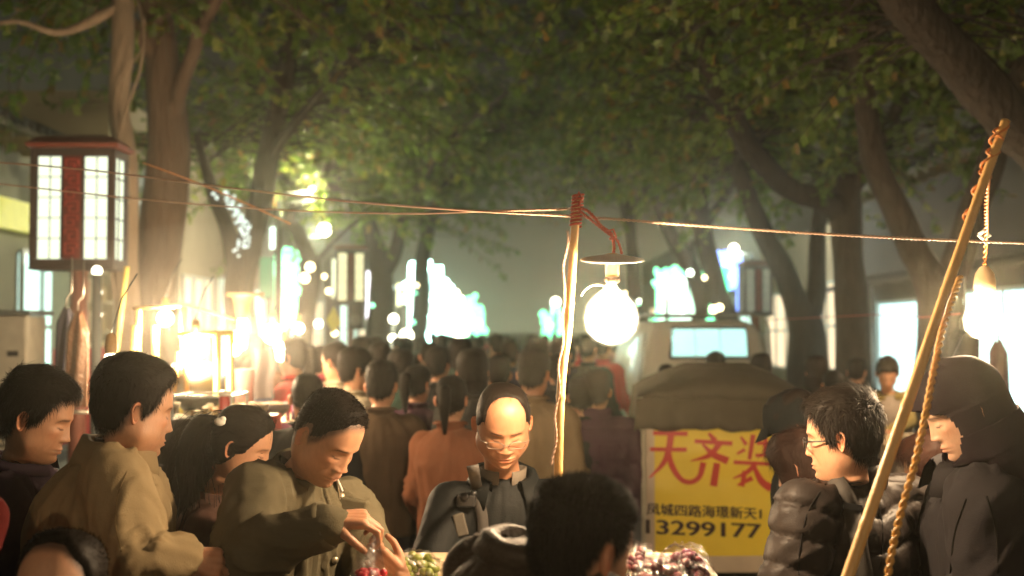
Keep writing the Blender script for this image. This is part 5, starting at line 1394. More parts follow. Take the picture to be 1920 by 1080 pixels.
# ------------------------------------------------------------------ canvas roofed cart with the banner
def cart():
    c = P(1360, 900, 6.6); root = empty('canvas_cart', (c.x, 7.2, 0), 'small tricycle cart with an olive canvas roof and yellow advertising banner on its back', 'cart')
    x0 = P(1203, 900, 6.5).x; x1 = P(1552, 900, 6.5).x; yb = 6.5; D = 1.5
    zt = P(0, 745, 6.5).z; zp = P(0, 683, 7.0).z
    nu, nv = 64, 48; G_ = []
    for i in range(nu):
        u = i / (nu - 1); row = []
        for j in range(nv):
            v = j / (nv - 1); x = x0 - .03 + (x1 - x0 + .06) * u + .14 * v; y = yb - .03 + (D + .06) * v
            dome = (1 - abs(2 * u - 1) ** 2.4) * (1 - abs(2 * v - 1) ** 4) ** .6
            z = zt + (zp - zt) * dome - .012 * abs(math.sin(v * math.pi * 3)) * dome + .010 * (1 - 2 * abs(float(vnoise(np.array((u * 6 + v * 2, v * 7, 2.)))))) + .005 * float(vnoise(np.array((u * 19, v * 14, 5.))))
            if u > .6: z -= .10 * ((u - .6) / .4) ** 1.5
            row.append((x, y, z))
        G_.append(row)
    mb = MB(); mb.sheet(np.array(G_))
    # valance all round, scalloped
    per = [G_[i][0] for i in range(nu)] + [G_[-1][j] for j in range(1, nv)] + [G_[i][-1] for i in range(nu - 2, -1, -1)] + [G_[0][j] for j in range(nv - 2, -1, -1)]
    va = []
    for k, p in enumerate(per):
        t = k / len(per) * 40; sc = .018 * abs(math.sin(t * .9)); w = .014 * math.sin(t * 2.3) + .010 * math.sin(t * 5.1); cx, cy = (x0 + x1) / 2, yb + D / 2
        out = Vector((p[0] - cx, p[1] - cy, 0)).normalized()
        va.append([(p[0] + out.x * (q * .02 + w * q), p[1] + out.y * (q * .02 + w * q), p[2] - .005 - (.17 + sc) * q) for q in (0, .1, .35, .7, 1.0)])
    mb.sheet(np.array(va))
    o = mb.build('canvas_roof', fabric('olive_canvas', (.115, .098, .066), scale=200, bump=.5), root); s = o.modifiers.new('s', 'SOLIDIFY'); s.thickness = .004
    fr = MB(); po = mat('white_painted_pole', (.62, .58, .45), rough=.4, noise_amt=.2)
    for x, y in ((x0 + .02, yb + .03), (x1 - .03, yb + .03), (x0 + .16, yb + D - .03), (x1 + .11, yb + D - .03)):
        p = MB(); p.tube([(x, y, .25), (x, y, zt - .03)], .019, 12); p.build('corner_post', po, root)
    # banner
    bx0, bx1 = P(1222, 0, 6.48).x, P(1545, 0, 6.48).x; bz1 = P(0, 770, 6.5).z; bz0 = P(0, 1072, 6.5).z
    wave = lambda x, z: yb - .022 + .004 * math.sin((x - bx0) * 9 + z * 4) + .002 * math.sin(z * 21 + x * 5) + .002 * float(vnoise(np.array((x * 9, 0., z * 14))))
    b = MB(); b.sheet([[(x, wave(x, z), z) for x in np.linspace(bx0, bx1, 50)] for z in np.linspace(bz0 + .095, bz1, 60)])
    bo = b.build('banner', mat('yellow_banner_vinyl', (.88, .66, .05), rough=.42, noise_amt=.10, nscale=5), root)
    b2 = MB(); b2.sheet([[(x, wave(x, z), z) for x in np.linspace(bx0, bx1, 50)] for z in np.linspace(bz0, bz0 + .095, 8)]); b2.build('banner_hem', mat('cream_banner_edge', (.58, .47, .34), rough=.5), bo)
    b3 = MB(); b3.sheet([[(x, wave(x, z) - .002, z) for x in np.linspace(bx0 - .045, bx0 + .002, 5)] for z in np.linspace(bz0, bz1, 60)]); b3.build('banner_edge', mat('cream_banner_edge', (.58, .47, .34)), bo)
    T = lambda cx, cy: (P(1200 + cx / 3.6, 780 + cy / 3.6, 6.46).x, P(1200 + cx / 3.6, 780 + cy / 3.6, 6.46).z)
    S = 1 / 3.6 / FPX * 6.46
    def stroke(mb, pts, ws, z=.004):
        c = catmull([np.array(T(*p)) for p in pts], 8) if len(pts) > 2 else [np.array(T(*pts[0])), (np.array(T(*pts[0])) + np.array(T(*pts[1]))) / 2, np.array(T(*pts[1]))]
        n = len(c); w = np.interp(np.linspace(0, 1, n), np.linspace(0, 1, len(ws)), ws) * S / 2; g = []
        for i in range(n):
            t = c[min(i + 1, n - 1)] - c[max(i - 1, 0)]; t /= np.linalg.norm(t) + 1e-9; nr = np.array((-t[1], t[0])) * w[i]
            a = c[i] + nr; b_ = c[i] - nr; g.append([(a[0], wave(a[0], a[1]) - z, a[1]), (b_[0], wave(b_[0], b_[1]) - z, b_[1])])
        mb.sheet(g)
    redm = mat('red_letter_vinyl', (.62, .055, .03), rough=.4, noise_amt=.08)
    ch = [[([(90, 116), (325, 122)], [28, 30], 0), ([(70, 226), (318, 229)], [26, 28], .0005), ([(212, 118), (196, 225), (160, 320), (66, 420)], [46, 44, 34, 10], .001), ([(200, 232), (215, 330), (275, 425), (345, 448), (405, 410), (432, 316)], [20, 40, 34, 32, 34, 42], .0015)],
          [([(468, 118), (512, 172)], [18, 42], 0), ([(372, 172), (628, 188)], [26, 30], .0005), ([(545, 185), (470, 268), (345, 306)], [40, 36, 8], .001), ([(425, 192), (500, 262), (598, 306)], [16, 44, 52], .0015), ([(524, 320), (500, 476)], [44, 50], .002)],
          [([(684, 142), (722, 196)], [14, 30], 0), ([(658, 258), (712, 228)], [14, 24], .0005), ([(768, 128), (742, 296)], [34, 26], .001), ([(790, 184), (925, 188)], [24, 24], .0015), ([(852, 126), (846, 268)], [26, 30], .002), ([(782, 268), (922, 264)], [24, 24], .0025),
           ([(636, 314), (930, 328)], [26, 24], .003), ([(782, 330), (720, 385), (634, 424)], [36, 30, 8], .0035), ([(712, 372), (694, 478)], [34, 30], .004), ([(664, 470), (762, 420)], [14, 34], .0045), ([(772, 345), (822, 440), (890, 492)], [26, 46, 54], .005)]]
    for k, cs in enumerate(ch):
        m = MB()
        for pts, ws, dz in cs: stroke(m, pts, ws, .003 + dz * .6)
        m.build('red_character', redm, bo)
    ink = mat('black_letter_vinyl', (.045, .022, .018), rough=.45, noise_amt=.1)
    def text(body, pxa, pya, pxb, h_px, bold, name, tilt=.016):
        cu = bpy.data.curves.new('txt', 'FONT'); cu.body = body; cu.size = 1
        o = bpy.data.objects.new('txt', cu); COL.objects.link(o); bpy.context.view_layer.update()
        me = bpy.data.meshes.new_from_object(o.evaluated_get(bpy.context.evaluated_depsgraph_get())); bpy.data.objects.remove(o)
        V0 = get_v(me); fc = [tuple(p.vertices) for p in me.polygons]; a = P(pxa, pya, 6.46); w = P(pxb, pya, 6.46).x - a.x
        mn, mx = V0.min(0), V0.max(0); V = V0 - mn; V[:, 0] *= w / (mx[0] - mn[0]); V[:, 1] *= (h_px / FPX * 6.46) / (mx[1] - mn[1]); mb = MB()
        for q in range(bold):
            dx = q * .0045 - .0022 * (bold - 1); mb.add([(a.x + x + dx, wave(a.x + x, a.z) - .009 - q * .0006, a.z + y - x * tilt + (q % 2) * .002) for x, y, z in V], fc, False)
        mb.build(name, ink, bo)
    text('凤城四路海璟新天1', 1213, 966, 1428, 22, 2, 'address_line', .042)
    text('13299177', 1212, 1001, 1427, 26, 3, 'phone_number', .042)
    # body of the tricycle under the roof
    bd = MB(); bd.box(((x0 + x1) / 2, yb + D / 2 + .05, .55), (x1 - x0 - .12, D - .2, .42)); bd.build('cargo_box', mat('blue_grey_sheet', (.10, .11, .12), rough=.6), root, bevel=.01)
    wt = mat('tyre_rubber', (.02, .02, .02), rough=.85); rim = mat('wheel_rim', (.35, .35, .35), metal=.8, rough=.4)
    for x in (x0 + .02, x1 - .02):
        w = MB(); w.lathe((x, yb + .45, .26), [(.19, -.045), (.24, -.04), (.262, 0), (.24, .04), (.19, .045)], 28, rot=Matrix.Rotation(R(90), 3, 'Y')); wo = w.build('wheel', wt, root)
        q = MB(); q.lathe((x, yb + .45, .26), [(.02, -.04), (.19, -.03), (.192, .03), (.02, .04)], 24, rot=Matrix.Rotation(R(90), 3, 'Y')); q.build('rim', rim, wo)
    w = MB(); w.lathe(((x0 + x1) / 2, yb + D + .35, .26), [(.19, -.04), (.24, -.035), (.262, 0), (.24, .035), (.19, .04)], 28, rot=Matrix.Rotation(R(90), 3, 'Y')); w.build('wheel', wt, root)
cart()

# ------------------------------------------------------------------ van
def van():
    cx = P(1326, 640, 13.6).x; y0 = 13.6; W_, L_, Hh = 1.62, 4.1, 1.98
    root = empty('white_van', (cx, y0 + 2, 0), 'pale minibus van parked with its lit rear window towards the viewer', 'van')
    paint = mat('pale_van_paint', (.62, .60, .52), rough=.32, coat=.4, noise_amt=.08, nscale=2)
    prof = [(.30, .0, .94), (.34, .02, .99), (.95, .0, 1.0), (1.10, .01, .995), (1.22, .03, .975), (1.80, .13, .86), (1.92, .20, .78), (1.98, .34, .62)]   # z, inset y, width factor
    V = []; ns = 14
    for z, iy, wf in prof:
        w = W_ / 2 * wf; rr = .10
        pts = []
        for (sx, sy, yb_, a0) in ((1, -1, y0 + iy, -90), (1, 1, y0 + L_ - iy * 1.5, 0), (-1, 1, y0 + L_ - iy * 1.5, 90), (-1, -1, y0 + iy, 180)):
            for q in range(5):
                a = R(a0 + 90 * q / 4); pts.append((cx + sx * (w - rr) + math.cos(a) * rr, yb_ - sy * rr + math.sin(a) * rr, z))
        V += pts
    n = 20; F = [(i * n + k, i * n + (k + 1) % n, (i + 1) * n + (k + 1) % n, (i + 1) * n + k) for i in range(len(prof) - 1) for k in range(n)] + [tuple(range(n))[::-1], tuple((len(prof) - 1) * n + k for k in range(n))]
    b = MB(); b.add(V, F); bo = b.build('body', paint, root)
    def rear(z): return y0 + float(np.interp(z, [p[0] for p in prof], [p[1] for p in prof]))
    za, zb = P(0, 668, 13.6).z, P(0, 617, 13.6).z; xa, xb = P(1258, 0, 13.6).x, P(1398, 0, 13.6).x
    wm = glow_mat('lit_van_window', (.50, .95, .85), 1.3)
    g = MB(); m1 = []
    for (u0, u1) in ((0, .31), (.325, .64), (.655, 1)):
        X0, X1 = xa + (xb - xa) * u0, xa + (xb - xa) * u1
        g = MB(); g.sheet([[(x, rear(z) - .016, z) for x in np.linspace(X0, X1, 8)] for z in np.linspace(za, zb, 4)], smooth=False); g.build('rear_window', wm, root)
    s = MB(); ring = [(xa - .02, za - .02), (xb + .02, za - .02), (xb, zb + .02), (xa + .02, zb + .02), (xa - .02, za - .02)]
    s.tube([(x, rear(z) - .02, z) for x, z in ring], .018, 8); s.build('window_seal', mat('tyre_rubber', (.02, .02, .02)), root)
    for sx in (-1, 1):
        l = MB(); l.box((cx + sx * (W_ / 2 - .08), rear(.8) - .012, .82), (.12, .03, .34)); l.build('tail_light', mat('tail_light_plastic', (.35, .02, .02), rough=.25), root, bevel=.01)
        gl = MB(); gl.tube([(cx + sx * (W_ / 2 * .99 + .012), rear(1.25) + .05, 1.2), (cx + sx * (W_ / 2 * .88 + .012), rear(1.8) + .05, 1.82)], .02, 8); gl.build('pillar_gutter', mat('bright_trim', (.75, .85, .82), metal=.5, rough=.25), root)
    bp = MB(); bp.box((cx, y0 - .06, .40), (W_ * .96, .10, .16)); bp.build('bumper', mat('dark_plastic', (.04, .04, .04)), root, bevel=.02)
    pl = MB(); pl.box((cx, y0 - .018, .72), (.44, .02, .14)); pl.build('number_plate', mat('blank_plate', (.10, .16, .35)), root)
    hd = MB(); hd.box((cx + .3, y0 - .025, 1.02), (.14, .03, .03)); hd.build('door_handle', mat('dark_plastic', (.04, .04, .04)), root)
    rk = MB(); rm = mat('rack_tube', (.25, .22, .18), metal=.6, rough=.4)
    for yy in np.linspace(y0 + .45, y0 + 3.2, 6): rk.tube([(cx - .62, yy, 2.05), (cx + .62, yy, 2.05)], .014, 6)
    for sx in (-1, 1): rk.tube([(cx + sx * .62, y0 + .4, 1.97), (cx + sx * .62, y0 + .4, 2.06), (cx + sx * .62, y0 + 3.3, 2.06)], .014, 6)
    rk.tube([(cx + .62, y0 + .42, 2.05), (cx + .78, y0 + .42, 2.02), (cx + .84, y0 + .40, 1.90), (cx + .86, y0 + .40, 1.5)], .014, 6)
    rk.build('roof_rack', rm, root)
    for x in (cx - W_ / 2 + .1, cx + W_ / 2 - .1):
        for yy in (y0 + .75, y0 + 3.2):
            w = MB(); w.lathe((x, yy, .30), [(.18, -.09), (.27, -.085), (.30, -.05), (.30, .05), (.27, .085), (.18, .09)], 26, rot=Matrix.Rotation(R(90), 3, 'Y')); wo = w.build('wheel', mat('tyre_rubber', (.02, .02, .02)), root)
            q = MB(); q.lathe((x, yy, .30), [(.02, -.07), (.18, -.05), (.18, .05), (.02, .07)], 20, rot=Matrix.Rotation(R(90), 3, 'Y')); q.build('rim', mat('wheel_rim', (.35, .35, .35), metal=.8), wo)
van()

# ------------------------------------------------------------------ bright signs far down the street
def sign(px0, py0, px1, py1, d, col, strength, label, tube=None, depth=.18, strips=0):
    a = P(px0, py1, d); b = P(px1, py0, d); c = (a + b) / 2; w, h = abs(b.x - a.x), abs(b.z - a.z)
    root = empty('neon_sign', (c.x, c.y, 0), label, 'sign')
    bx = MB(); bx.box((c.x, c.y + depth / 2, c.z), (w, depth, h)); bx.build('sign_box', mat('dark_sign_metal', (.05, .06, .06)), root)
    f = MB(); f.box((c.x, c.y - .012, c.z), (w * .93, .012, h * .95)); f.build('lit_face', glow_mat('lit_sign_%s' % '_'.join('%d' % (q * 100) for q in col), col, strength), root)
    if tube:
        t = MB(); e = .035 * max(1, d / 30)
        t.tube([(a.x, c.y - .05, a.z), (b.x, c.y - .05, a.z), (b.x, c.y - .05, b.z), (a.x, c.y - .05, b.z), (a.x, c.y - .05, a.z)], e, 8)
        for q in range(strips):
            zz = a.z + h * (q + 1) / (strips + 1); t.tube([(a.x + w * .15, c.y - .06, zz), (b.x - w * .15, c.y - .06, zz + h * .02)], e, 6)
        rq = random.Random(int(px0))
        for q in range(26):
            u = rq.random() * 4; k = int(u); v = u - k; xx, zz = [(a.x + (b.x - a.x) * v, b.z), (b.x, a.z + h * v), (a.x + (b.x - a.x) * v, a.z), (a.x, a.z + h * v)][k]
            t.ball((xx + rq.uniform(-1, 1) * e * 3, c.y - .07, zz + rq.uniform(-1, 1) * e * 3.5), e * rq.uniform(1.2, 3.6), 8, 6)
        t.build('neon_tube', glow_mat('neon_%s' % '_'.join('%d' % (q * 100) for q in tube), tube, strength * 1.3), root)
    p = MB(); p.tube([(c.x, c.y + depth + .02, 0), (c.x, c.y + depth + .02, b.z)], .05, 8); p.build('sign_pole', mat('dark_sign_metal', (.05, .06, .06)), root)
    return root
GRN = (.22, 1, .50); CYN = (.55, 1, .90); WHT = (.80, 1, .85); BLU = (.2, .35, 1)
sign(518, 478, 556, 605, 22, CYN, 3.0, 'tall neon sign with green rim between the two leaning left trees', GRN, strips=4)
sign(486, 480, 512, 560, 21.8, (.05, .55, .25), .5, 'dark green sign panel hanging left of the neon sign with green rim')
sign(506, 425, 520, 468, 23, WHT, 3.0, 'small white light strip above the green rimmed neon sign')
sign(768, 500, 828, 628, 46, WHT, 12.0, 'widest and tallest blazing white sign tower at the left of the far street', CYN, strips=3)
sign(826, 535, 848, 632, 49, CYN, 10.0, 'narrow cyan sign pressed against the right of the tallest white sign tower', CYN)
sign(846, 556, 866, 630, 53, WHT, 10.0, 'medium white sign third from the left in the far blaze', (1, .9, .6))
sign(866, 562, 890, 628, 56, WHT, 9.0, 'medium wide white sign fourth from the left in the far blaze', GRN, strips=2)
sign(889, 584, 906, 628, 58, WHT, 5.0, 'lowest small white sign at the right end of the far left blaze', GRN)
sign(1022, 592, 1052, 625, 57, WHT, 5.0, 'low white sign far away just left of the middle pole', GRN)
sign(1033, 562, 1047, 590, 56, CYN, 4.0, 'little cyan light above the low white sign left of the pole')
sign(1232, 512, 1308, 602, 30, WHT, 3.2, 'wide white and green sign between the glaring bulb and the van', GRN, strips=0)
sign(1342, 482, 1378, 530, 25, WHT, 3.2, 'white sign with a blue and green rim above the van roof', BLU, strips=1)
sign(1338, 568, 1358, 604, 24.6, (.1, 1, .5), 3.0, 'small green sign low over the van roof', GRN)
sign(1380, 500, 1390, 585, 25.5, BLU, 2.6, 'thin blue vertical light beside the grey lantern box')
sign(622, 484, 642, 560, 23, (.9, 1, .6), 1.6, 'pale yellow light strip behind the small lantern on the left')
sign(686, 506, 700, 600, 30, (.95, .9, 1), 3.5, 'thin white vertical sign between the lantern and the forked grey tree')
sign(744, 530, 752, 575, 40, (1, 1, .6), 3, 'thin yellow vertical sign in the fork of the grey tree')
def globe(px_, py_, d, r, col, power, label, arm=0.0, strength=8, light=True):
    c = P(px_, py_, d); root = empty('street_lamp', (c.x + arm, c.y, 0), label, 'street lamp')
    g = MB(); g.ball(c, r, 16, 10); g.build('globe', glow_mat('lit_globe_%d' % int(strength), col, strength), root)
    p = MB(); p.tube([(c.x + arm, c.y + .02, 0), (c.x + arm, c.y + .02, c.z - r - .02), (c.x, c.y, c.z - r + .01)] if arm else [(c.x, c.y, 0), (c.x, c.y, c.z - r + .01)], .035, 8); p.build('post', mat('dark_sign_metal', (.05, .06, .06)), root)
    if light: point_light(c + Vector((0, -r - .03, 0)), power, col, r, root)
globe(608, 431, 22, .13, (1, .95, .72), 500, 'round street lamp glowing above the left signs', -.5)
globe(586, 355, 16, .050, (1, .88, .5), 260, 'small lamp high in the left leaves, upper of a pair', -.5); globe(589, 371, 16.2, .05, (1, .88, .5), 60, 'small lamp high in the left leaves, lower of a pair', -.5)
globe(1376, 466, 25, .10, (.95, 1, .85), 300, 'round lamp over the white and blue sign above the van', .4)
globe(738, 598, 16.5, .07, (1, .92, .62), 12, 'upper of two round bulbs beside the far left heads'); globe(736, 634, 15.8, .055, (1, .92, .62), 10, 'lower of two round bulbs beside the far left heads')
globe(762, 630, 21, .13, (1, .95, .7), 15, 'low round bulb at the foot of the blazing sign tower')
globe(1042, 566, 30, .12, (.8, 1, .9), 12, 'far round lamp immediately left of the middle pole')
globe(182, 508, 8.2, .035, (1, .95, .7), 5, 'top bulb of the three hanging behind the lantern post', 0, 8, False); globe(182, 548, 8.25, .035, (1, .95, .7), 5, 'middle bulb of the three hanging behind the lantern post', 0, 8, False); globe(182, 590, 8.3, .035, (1, .95, .7), 5, 'lowest bulb of the three hanging behind the lantern post', 0, 8, False)
# beads of light strung along a limb of the left tree
def fairy():
    root = empty('light_string', P(440, 400, 14.0), 'string of tiny white lights looped in the left tree leaves', 'light string')
    me = MB().ball((0, 0, 0), .018, 8, 6).mesh('bead'); rr = random.Random(4); pts = catmull([P(408, 362, 14), P(436, 382, 14), P(452, 408, 14), P(458, 436, 14), P(448, 470, 14)], 8)
    w = MB(); w.tube([Vector(p) for p in pts], .004, 5); w.build('wire', mat('dark_sign_metal', (.05, .06, .06)), root)
    m = glow_mat('lit_bead', (.85, 1, .9), 1.6)
    for p in pts:
        for q in range(2):
            o = link_mesh('bead', me, m, root, world_space=True); o.location = Vector(p) + Vector((rr.uniform(-.07, .07), rr.uniform(-.05, .05), rr.uniform(-.07, .07)))
fairy()

# ------------------------------------------------------------------ stall on the left
def stall_bulb(px_, py_, d, power, r, label, tall=False):
    c = P(px_, py_, d); root = empty('hanging_bulb', c, label, 'lamp')
    b = MB()
    if tall: b.tube([c + Vector((0, 0, z)) for z in (-.12, -.10, 0, .12, .16)], [.01, .032, .036, .034, .02], 14)
    else: b.ball(c, r, 18, 12)
    b.build('glass_bulb', glow_mat('stall_bulb_glass', (1, .92, .66), 11, True), root)
    s = MB(); z = .16 if tall else r; s.lathe(c + Vector((0, 0, z)), [(.022, -.01), (.024, .02), (.020, .06), (.006, .07)], 14); s.build('socket', mat('amber_ceramic', (.55, .34, .14)), root)
    w = MB(); w.tube([c + Vector((0, 0, z + .07)), c + Vector((.03, .02, z + .2)), c + Vector((.08, .05, z + .3))], .003, 5); w.build('flex', mat('dark_sign_metal', (.05, .06, .06)), root)
    point_light(c, power, WARM, r * .9, root)
stall_bulb(310, 597, 6.6, 85, .055, 'leftmost hanging bulb of the left stall, right above the tan jacket man')
stall_bulb(366, 650, 6.0, 105, .080, 'largest glaring bulb of the left stall, low over the glass case')
stall_bulb(455, 622, 7.2, 65, .05, 'tall white tube bulb of the left stall under a brown cap', True)
stall_bulb(440, 655, 7.4, 20, .05, 'bulb low beside the tall white tube bulb')
stall_bulb(512, 626, 8.2, 80, .085, 'upper of the two merged bulbs near the red jacket woman')
stall_bulb(530, 660, 8.0, 60, .080, 'lower of the two merged bulbs near the red jacket woman')
stall_bulb(560, 616, 9.6, 40, .055, 'small bulb over the red jacket woman')
stall_bulb(208, 672, 4.3, 12, .028, 'small reddish flaring bulb just behind the head of the tan jacket man')
lamp_cap = empty('lamp_hood', P(455, 560, 7.2), 'brown conical lamp hood over the tall tube bulb', 'lamp')
h = MB(); h.lathe(P(455, 590, 7.2), [(.035, -.03), (.045, .0), (.055, .06), (.065, .11), (.10, .125), (.10, .13), (.01, .14)], 20); h.build('hood', mat('brown_tin', (.30, .17, .08), rough=.5), lamp_cap)
YEL = mat('yellow_painted_tube', (.72, .58, .16), rough=.4)
def frame_stall():
    root = empty('food_stall', (P(400, 0, 6.3).x, 6.3, 0), 'yellow tube frame of the left food stall holding its bulbs', 'stall')
    def bar(name, pts, r, m): b = MB(); b.tube(pts, r, 10); b.build(name, m, root)
    for pxx, d in ((408, 6.0), (432, 6.1), (345, 6.5), (260, 6.6)):
        top = P(pxx, 622 if pxx > 400 else 575, d); bar('upright', [(top.x, d, 0), tuple(top)], .018, YEL)
    bar('cross_bar', [P(335, 627, 6.0), P(436, 624, 6.0)], .014, YEL); bar('cross_bar', [P(250, 578, 6.6), P(350, 572, 6.5), P(440, 600, 6.4)], .010, mat('bamboo', (.62, .40, .17)))
    bar('cross_bar', [P(425, 552, 7.1), P(495, 552, 7.1)], .012, mat('brown_tin', (.30, .17, .08))); bar('brace', [P(335, 660, 6.0), P(326, 735, 6.0)], .014, mat('bamboo', (.62, .40, .17))); bar('brace', [P(346, 660, 6.0), P(350, 735, 6.0)], .014, mat('bamboo', (.62, .40, .17)))
    bar('brace', [P(238, 500, 7.2), P(214, 700, 7.2)], .016, YEL); bar('brace', [P(252, 610, 6.2), P(244, 720, 6.2)], .015, YEL); bar('brace', [P(292, 610, 6.6), P(290, 740, 6.6)], .02, YEL)
frame_stall()
def counter(x0, x1, y0, y1, h, label, m, cloth=None, name='stall_table'):
    root = empty(name, ((x0 + x1) / 2, (y0 + y1) / 2, 0), label, 'table')
    t = MB(); t.box(((x0 + x1) / 2, (y0 + y1) / 2, h - .02), (x1 - x0, y1 - y0, .04)); t.build('table_top', m, root, bevel=.005)
    for x in (x0 + .05, x1 - .05):
        for y in (y0 + .05, y1 - .05): l = MB(); l.box((x, y, (h - .04) / 2), (.04, .04, h - .042)); l.build('leg', mat('tin', (.4, .4, .38)), root)
    if cloth:
        n = 60; per = [(x0 - .01 + (x1 - x0 + .02) * i / n, y0 - .012) for i in range(n + 1)] + [(x1 + .012, y0 - .01 + (y1 - y0) * i / 20) for i in range(1, 21)]
        c = MB(); c.sheet([[(x + (.012 * math.sin(i * .9) * q if y > y0 else 0), y + (-.012 * math.sin(i * .9) * q if y <= y0 else 0), h + .002 - (h - .12) * q) for q in (0, .1, .5, 1)] for i, (x, y) in enumerate(per)])
        c.build('cloth_skirt', cloth, root)
    return root
xa, xb = P(255, 0, 5.7).x, P(470, 0, 5.7).x
counter(xa, xb, 5.45, 6.5, P(0, 800, 5.6).z, 'long food counter of the left stall below the bulbs', mat('steel_top', (.55, .55, .52), metal=.85, rough=.3), mat('red_cloth', (.55, .05, .05)))
counter(P(455, 0, 7).x, P(610, 0, 7).x, 6.9, 7.9, P(0, 790, 7.0).z, 'low counter with striped goods beside the red jacket woman', mat('brown_tin', (.30, .17, .08)), mat('plum_cloth', (.18, .05, .10)))
GLASS = bpy.data.materials.new('clear_case_glass'); GLASS.use_nodes = True
def _g():
    nt = GLASS.node_tree; nt.nodes.clear(); o = nt.nodes.new('ShaderNodeOutputMaterial'); t = nt.nodes.new('ShaderNodeBsdfTransparent'); t.inputs[0].default_value = (.95, .97, .95, 1); g = nt.nodes.new('ShaderNodeBsdfGlossy'); g.inputs[1].default_value = .06
    m = nt.nodes.new('ShaderNodeMixShader'); m.inputs[0].default_value = .16; nt.links.new(t.outputs[0], m.inputs[1]); nt.links.new(g.outputs[0], m.inputs[2]); nt.links.new(m.outputs[0], o.inputs[0])
_g()
def glass_case():
    a, b = P(322, 794, 5.6), P(432, 744, 5.6); root = empty('glass_case', ((a.x + b.x) / 2, 5.75, a.z), 'bright glass display case of snacks on the left food counter', 'display case')
    c = ((a.x + b.x) / 2, 5.78, (a.z + b.z) / 2); w, h, d = b.x - a.x, b.z - a.z, .34
    g = MB(); g.box(c, (w, d, h)); g.build('glass', GLASS, root)
    f = MB(); e = .012
    for sx in (-1, 1):
        for sy in (-1, 1): f.box((c[0] + sx * w / 2, c[1] + sy * d / 2, c[2]), (e, e, h + e))
        for sz in (-1, 1): f.box((c[0] + sx * w / 2, c[1], c[2] + sz * h / 2), (e * 1.05, d - e, e * 1.05))
    for sy in (-1, 1):
        for sz in (-1, 1): f.box((c[0], c[1] + sy * d / 2, c[2] + sz * h / 2), (w - e, e * 1.05, e * 1.05))
    f.build('case_frame', mat('bright_trim', (.75, .85, .82)), root)
    rs = random.Random(2)
    for i in range(34):
        q = (c[0] + rs.uniform(-.42, .42) * w, c[1] + rs.uniform(-.36, .36) * d, a.z + .02 + rs.uniform(0, .06)); s = MB(); s.ball((0, 0, 0), (.022, .018, .014), 8, 6)
        o = s.build('snack', mat('snack_%d' % (i % 3), [(.75, .52, .22), (.82, .72, .5), (.60, .28, .10)][i % 3], rough=.5), None, bevel=0); o.location = q; tag(o, None); o.parent = root; o.matrix_parent_inverse = Matrix.Translation(root.location).inverted()
glass_case()
def simple(name, label, cat, parts, loc=None, group=None):
    root = empty(name, loc or (0, 0, 0), label, cat, group)
    for n_, mb, m in parts: mb.build(n_, m, root)
    return root
c = P(421, 776, 5.35); simple('thermos', 'red vacuum flask with a white lid on the food counter', 'thermos', [
    ('flask', MB().lathe(c, [(.001, -.02), (.024, -.02), (.026, -.01), (.026, .075), (.020, .085)], 18), mat('red_enamel', (.55, .03, .03), rough=.3)), ('lid', MB().lathe(c, [(.022, .085), (.028, .087), (.028, .10), (.015, .112), (.001, .114)], 18), mat('white_enamel', (.80, .78, .72)))], c)
c = P(361, 715, 6.15); simple('cooking_pot', 'squat pale pot under the largest stall bulb', 'pot', [
    ('pot', MB().lathe(c, [(.001, -.07), (.10, -.07), (.13, .0), (.135, .07), (.130, .07), (.12, .0), (.09, -.06), (.001, -.06)], 26), mat('steel_pot', (.62, .58, .48), metal=.6, rough=.3)), ('lid', MB().lathe(c, [(.138, .07), (.10, .10), (.02, .115), (.02, .13), (.001, .133)], 26), mat('steel_pot', (.62, .58, .48)))], c)
for i, (a, b, d, rr, cl, lb) in enumerate(((372, 758, 5.9, .12, (.03, .03, .03), 'dark wok standing behind the glass case'), (470, 770, 6.2, .10, (.5, .45, .35), 'pale bowl left of the striped goods'), (510, 768, 6.9, .12, (.05, .04, .04), 'black basin near the red jacket woman'), (300, 770, 5.7, .10, (.55, .5, .4), 'steel bowl at the left end of the food counter'))):
    c = P(a, b, d); simple('bowl', lb, 'bowl', [('bowl', MB().lathe(c, [(.001, -.05), (rr * .5, -.05), (rr * .9, 0), (rr, .04), (rr * .96, .04), (rr * .8, 0), (.001, -.035)], 22), mat('bowl_%d' % i, cl, rough=.35, metal=.3)),
        ('food', MB().ball(c + Vector((0, 0, .01)), (rr * .85, rr * .85, .04), 16, 8), mat('bowl_food', (.45, .25, .12), rough=.5, bump=1, bscale=60))], c)
# goods rolls on the low counter
for i in range(9):
    c = P(540 + i * 8, 770, 7.05); c = Vector((c.x, 7.05 + (i % 2) * .05, P(0, 790, 7.0).z)); cl = [(.45, .06, .16), (.12, .10, .25), (.6, .55, .5), (.25, .05, .06)][i % 4]
    tag(MB().tube([c + Vector((0, 0, .003)), c + Vector((0, 0, .10))], .013, 10).build('cloth_roll', mat('roll_%d' % (i % 4), cl)), '%s upright roll of goods, number %s from the left of the row' % (['crimson', 'indigo', 'cream', 'dark red'][i % 4], ['one', 'two', 'three', 'four', 'five', 'six', 'seven', 'eight', 'nine'][i]), 'goods roll', 'upright rolls on the low counter')
